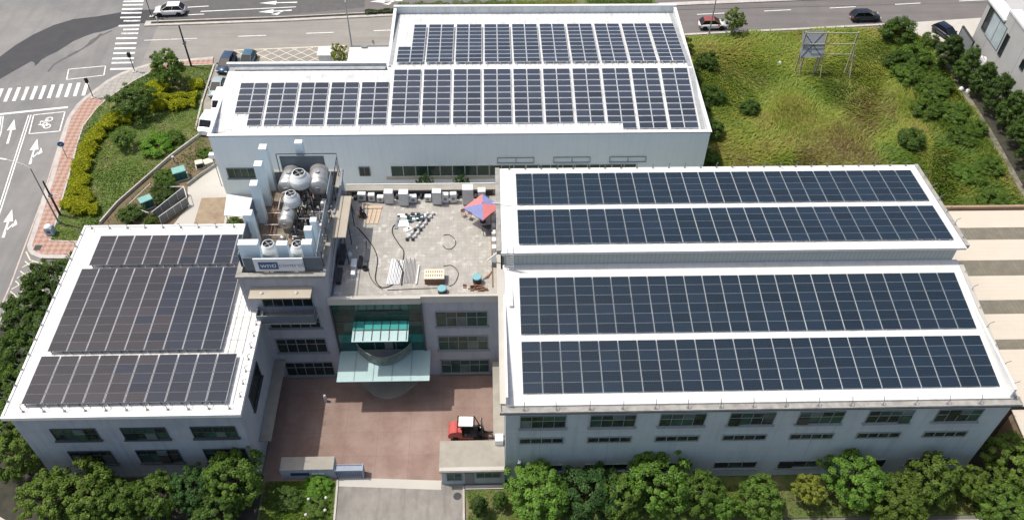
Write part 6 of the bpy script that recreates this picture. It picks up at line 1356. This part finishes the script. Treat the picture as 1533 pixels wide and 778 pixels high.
# clipped yellow hedges in the garden: beds of clumps, one thing each
def hedge(label, pts, w, h, col='hedge', n=None):
    t = thing('yellow_hedge' if col == 'hedge' else 'hedge', label, 'hedge', (pts[0][0], pts[0][1], .1), 0, 'hedges in the corner garden')
    V = []; g = RNG
    P = [Vector((p[0] - pts[0][0], p[1] - pts[0][1])) for p in pts]
    Ls = [(b - a).length for a, b in zip(P, P[1:])]; tot = sum(Ls); n = n or int(tot * w * h * 1500)
    q = []
    for k in range(n):
        d = g.random() * tot; i = 0
        while d > Ls[i] and i < len(Ls) - 1: d -= Ls[i]; i += 1
        u = (P[i + 1] - P[i]).normalized(); nn = Vector((-u.y, u.x)); c = P[i] + u * d
        off = (g.random() - .5) * w * (1 + .28 * math.sin(d * 2.3 + i) + .22 * math.sin(d * 5.1 + 2 * i)) + g.normal() * .09; hz = h * (1 + .18 * math.sin(c.x * 2.1 + c.y * 1.7)) * (1 - .3 * (abs(off) / (w * .6)) ** 2)
        q.append((c.x + nn.x * off, c.y + nn.y * off, hz * g.random() ** .35))
    c = np.array(q); nrm = g.normal(size=(n, 3)) * .6 + [0, 0, .8]; nrm /= np.linalg.norm(nrm, axis=1)[:, None]
    a = np.cross(nrm, g.normal(size=(n, 3))); a /= np.linalg.norm(a, axis=1)[:, None]; b = np.cross(nrm, a); s = .095 * g.uniform(.6, 1.3, (n, 1))
    V = np.stack([c - a * s, c - b * s * .6, c + a * s, c + b * s * .6], 1).reshape(-1, 3)
    me = bpy.data.meshes.new('foliage'); me.from_pydata(V.tolist(), [], np.arange(n * 4).reshape(-1, 4).tolist()); me.materials.append(L_[col])
    o = bpy.data.objects.new('foliage', me); COL.objects.link(o); o.parent = t; return t
hedge('yellow hedge curving along the brick pavement', [(-50.2, 93.4), (-51.3, 90.4), (-51.5, 87), (-51.2, 83.5), (-50.4, 80.6), (-50.2, 78.6)], 1.9, .95)
hedge('yellow hedge bed beside the drooping tree', [(-50.4, 94.6), (-49.0, 92.9), (-48.6, 95.4)], 2.3, .95)
hedge('curled yellow hedge at the lower tip of the garden', [(-51.0, 78.0), (-49.6, 76.6), (-47.9, 76.2), (-46.9, 76.5)], 1.7, .95)
hedge('yellow hedge loop above the lower tip of the garden', [(-50.0, 79.8), (-48.9, 78.6), (-48.4, 77.4)], 1.2, .85)
hedge('long yellow hedge row in the middle of the upper garden', [(-45.6, 96.6), (-42.5, 96.6), (-39.9, 97.2)], 1.6, .95)
hedge('shorter yellow hedge row just behind the long one', [(-46.0, 98.4), (-43.2, 98.5), (-40.0, 98.9)], 1.1, .85)
hedge('yellow hedge bed below the round corner tree', [(-47.3, 101.0), (-45.8, 100.2), (-44.6, 99.6)], 2.3, .9)
hedge('yellow hedge stub by the parked navy car', [(-41.6, 101.0), (-39.9, 101.6)], 1.7, .85)
shrub('bright green sprawling shrub in the garden centre', -43.0, 88.3, 2.3, 1.2, 'fresh', name='shrub'); shrub('dark shrub beside the garden wall near the van', -41.0, 89.6, 1.4, 1.0, 'mid')
shrub('dark shrub inside the pipe fence next to the yard', -39.6, 79.0, 1.6, 1.5, 'dark', 'shrubs round the cabinets'); shrub('shrub in the left corner of the pipe fence', -42.4, 75.4, 1.6, 1.3, 'dark', 'shrubs round the cabinets')
shrub('shrub between earth path and green cabinet', -40.4, 81.8, 1.5, 1.2, 'mid', 'shrubs round the cabinets'); shrub('pale shrub at the foot of the mesh fence side', -40.0, 74.3, .8, 1.0, 'olive', 'shrubs round the cabinets')
shrub('low green shrubs near the cream topped box', -36.2, 86.6, 1.2, .8, 'mid', 'shrubs round the cabinets'); shrub('shrub beside the tan court behind the left building', -30.2, 73.6, 1.0, 1.1, 'olive', 'shrubs round the cabinets')
shrub('broad clipped shrub below the gate housing', -16.2, 39.5, 1.3, .8, 'fresh', 'shrubs on the front lawn'); shrub('shrub on the lawn between the ball lamps', -15.9, 37.2, 1.1, .8, 'mid', 'shrubs on the front lawn'); shrub('dark shrub on the shaded side of the front lawn', -18.8, 38.2, 1.4, 1.0, 'dark', 'shrubs on the front lawn')
for i, (x0, x1, c) in enumerate([(-14.0, -6, 'mid'), (-5.5, 4, 'olive'), (4.5, 14, 'yellow'), (15.5, 25.8, 'mid')]):
    hedge(['left end of the median hedge behind the rear hall', 'second stretch of median hedge from the left behind the hall', 'yellowish stretch of the median hedge behind the hall', 'right end of the median hedge behind the hall'][i], [(x0, 121.0 + (x0 + 14) * .035), (x1, 121.0 + (x1 + 14) * .035)], 2.0, .9, c, n=2600)
# dark clipped hedge on the median nose
hedge('short dark hedge on the median beside the rear hall corner', [(-19.0, 119.9), (-13.6, 120.4)], .7, .6, 'deep', n=1200)

# grass as stuff
def inside(px, py, poly):
    c = np.zeros(len(px), bool); n = len(poly)
    for i in range(n):
        x1, y1 = poly[i]; x2, y2 = poly[(i + 1) % n]
        cond = ((y1 > py) != (y2 > py)) & (px < (x2 - x1) * (py - y1) / (y2 - y1 + 1e-9) + x1); c ^= cond
    return c
def grass(name, label, poly, n, h, w, m, z0=.1, lean=.6, clump=0., avoid=()):
    xs = [p[0] for p in poly]; ys = [p[1] for p in poly]; g = RNG
    px = g.uniform(min(xs), max(xs), n); py = g.uniform(min(ys), max(ys), n); k = inside(px, py, poly)
    if clump:
        den = np.sin(px * .9 + 1.3 * np.sin(py * .55)) * np.sin(py * .8 + 1.1 * np.sin(px * .45 + 1)); k &= g.random(n) < (1 - clump) + clump * (den * .5 + .5)
    for q in avoid: k &= ~(inside(px + g.normal(size=n) * 1.0, py + g.normal(size=n) * 1.0, q) & (g.random(n) < .93))
    px, py = px[k], py[k]; n = len(px)
    ang = 1.2 * np.sin(px * .33 + .9 * np.sin(py * .21)) + 1.4 * np.sin(py * .27 + 2 + .8 * np.sin(px * .4)) + g.normal(size=n) * .5
    hh = h * g.uniform(.5, 1.3, n) * (1 + .4 * np.sin(px * .5 + 2 * np.sin(py * .3)))
    ln = hh * lean * g.uniform(.5, 1.4, n); d = np.stack([np.cos(ang), np.sin(ang)], 1); s = np.stack([-d[:, 1], d[:, 0]], 1) * (w * g.uniform(.6, 1.4, (n, 1)))
    b = np.stack([px, py], 1); z = np.full(n, z0)
    v0 = np.column_stack([b - s, z]); v1 = np.column_stack([b + s, z]); m1 = b + d * ln[:, None] * .45
    v2 = np.column_stack([m1 + s * .8, z + hh * .75]); v3 = np.column_stack([m1 - s * .8, z + hh * .75]); t = b + d * ln[:, None] * 1.2
    v4 = np.column_stack([t + s * .2, z + hh * .95]); v5 = np.column_stack([t - s * .2, z + hh * .95])
    V = np.stack([v0, v1, v2, v3, v4, v5], 1).reshape(-1, 3).astype(np.float32)
    me = bpy.data.meshes.new(name); me.vertices.add(len(V)); me.vertices.foreach_set('co', V.ravel())
    idx = (np.arange(n)[:, None] * 6 + np.array([0, 1, 2, 3, 3, 2, 4, 5])).astype(np.int32).ravel()
    me.loops.add(len(idx)); me.loops.foreach_set('vertex_index', idx); me.polygons.add(n * 2); me.polygons.foreach_set('loop_start', np.arange(0, n * 8, 4, dtype=np.int32)); me.polygons.foreach_set('loop_total', np.full(n * 2, 4, np.int32))
    me.update(calc_edges=True); me.materials.append(m); o = bpy.data.objects.new(name, me); COL.objects.link(o)
    return tag(o, label, 'grass', kind='stuff')
dry = [(38.5, 84), (42, 79.5), (48, 78), (51, 82), (50, 88), (55, 92), (57.5, 97), (54, 100), (50, 97), (46, 91), (41, 90)]
weedy = [(52, 67.8), (65.3, 68.4), (66.0, 90), (66, 108), (62, 106), (59.5, 99), (58.5, 88), (54, 76)]
gm = grass_mat('field_grass', [(.28, (.085, .155, .030)), (.40, (.155, .235, .036)), (.50, (.25, .305, .05)), (.60, (.29, .285, .066)), (.72, (.19, .155, .062))], .085)
grass('field_grass', 'tall wild yellow green grass covering the empty field', [(26.3, 67), (30, 67), (50, 67.6), (65.3, 68.2), (66.2, 91), (66.2, 111), (63, 115.2), (48, 114.3), (39, 113.7), (31, 113.0), (26.3, 112)], 105000, .42, .05, gm, lean=1.0, clump=.3, avoid=(dry, weedy))
grass('dry_grass', 'brownish dry grass patch in the middle of the field', dry, 22000, .34, .05, grass_mat('dry_field_grass', [(.3, (.12, .16, .032)), (.45, (.19, .185, .045)), (.56, (.165, .12, .048)), (.7, (.105, .09, .045))], .16), lean=1.0, clump=.5)
grass('weed_cover', 'dark green weeds covering the right hand side of the field', weedy, 30000, .45, .07, grass_mat('dark_field_weeds', [(.3, (.05, .10, .018)), (.48, (.085, .15, .022)), (.6, (.16, .20, .03)), (.72, (.18, .15, .045))], .14), lean=.8, clump=.4)
gl = grass_mat('lawn_grass', [(.34, (.10, .20, .022)), (.5, (.15, .235, .03)), (.62, (.22, .235, .05)), (.7, (.27, .22, .09))], .2)
gp = gi + [(-46.4, 74.2), (-45.2, 77.6), (-42.8, 82.4), (-40.8, 86.4), (-38.2, 90.9), (-39.3, 98)]
grass('garden_grass', 'short patchy grass of the corner garden', gp, 42000, .13, .045, gl, lean=.5, clump=.5)
grass('lawn_grass', 'green lawn left of the entrance driveway', [(-21.0, 40.1), (-14.6, 40.0), (-14.3, 31), (-21, 31)], 9000, .14, .035, grass_mat('front_grass', [(.35, (.11, .22, .025)), (.6, (.16, .26, .03))], .4), .08, .5)
grass('bed_grass', 'grass of the planted strip in front of the long hall', [(-2.4, 38.8), (45, 38.8), (46, 35.7), (-2.3, 35.7)], 14000, .12, .035, grass_mat('strip_grass', [(.35, (.09, .16, .02)), (.6, (.2, .2, .04))], .4), .08, .5)
grass('weeds', 'weeds on the earth path beside the ditch', [(-45.5, 74.5), (-42.3, 81.5), (-38, 90), (-36, 89), (-35, 86), (-38, 82), (-42.5, 75)], 5000, .2, .04, gl, .08, .6, .7)

# ================================================================== CAMERA, LIGHT, WORLD
cd = bpy.data.cameras.new('camera'); cam = bpy.data.objects.new('camera', cd); COL.objects.link(cam); sc.camera = cam
cd.sensor_width = 36; cd.lens = 1300.38 * 36 / 1533; cd.clip_start = 1; cd.clip_end = 3000
Rv = Vector((0.99963405, -0.02514947, 0.00996356)); Uv = Vector((0.01165116, 0.73268902, 0.68046385)); Fv = Vector((0.0244135, 0.68009875, -0.73271391))
mw4 = Matrix(((Rv.x, Uv.x, -Fv.x, 0), (Rv.y, Uv.y, -Fv.y, 0), (Rv.z, Uv.z, -Fv.z, 72.958), (0, 0, 0, 1))); cam.matrix_world = mw4
sv = Vector((-.44, .135, 1)).normalized()
ld = bpy.data.lights.new('sun', 'SUN'); ld.energy = 3.55; ld.angle = R(.5); ld.color = (1, .965, .91)
sun = bpy.data.objects.new('sun', ld); COL.objects.link(sun); sun.location = (-60, 20, 120); sun.rotation_euler = sv.to_track_quat('Z', 'Y').to_euler()
w = bpy.data.worlds.new('World'); sc.world = w; w.use_nodes = True; nt = w.node_tree
sk = nt.nodes.new('ShaderNodeTexSky'); sk.sky_type = 'NISHITA'; sk.sun_disc = False; sk.sun_elevation = math.asin(sv.z); sk.sun_rotation = math.atan2(sv.x, sv.y) % (2 * PI); sk.air_density = .9; sk.dust_density = 4.0; sk.ozone_density = .6
nt.links.new(sk.outputs['Color'], nt.nodes['Background'].inputs['Color']); nt.nodes['Background'].inputs['Strength'].default_value = .15
sc.view_settings.view_transform = 'Standard'; sc.view_settings.look = 'None'; sc.view_settings.gamma = 1; sc.view_settings.exposure = 0.0; sc.view_settings.use_curve_mapping = False
sc.render.resolution_x = 1024; sc.render.resolution_y = 519
sc.render.engine = 'CYCLES'; sc.cycles.max_bounces = 6; sc.cycles.use_denoising = True
for mm in bpy.data.materials:
    if '_out' in mm: del mm['_out']
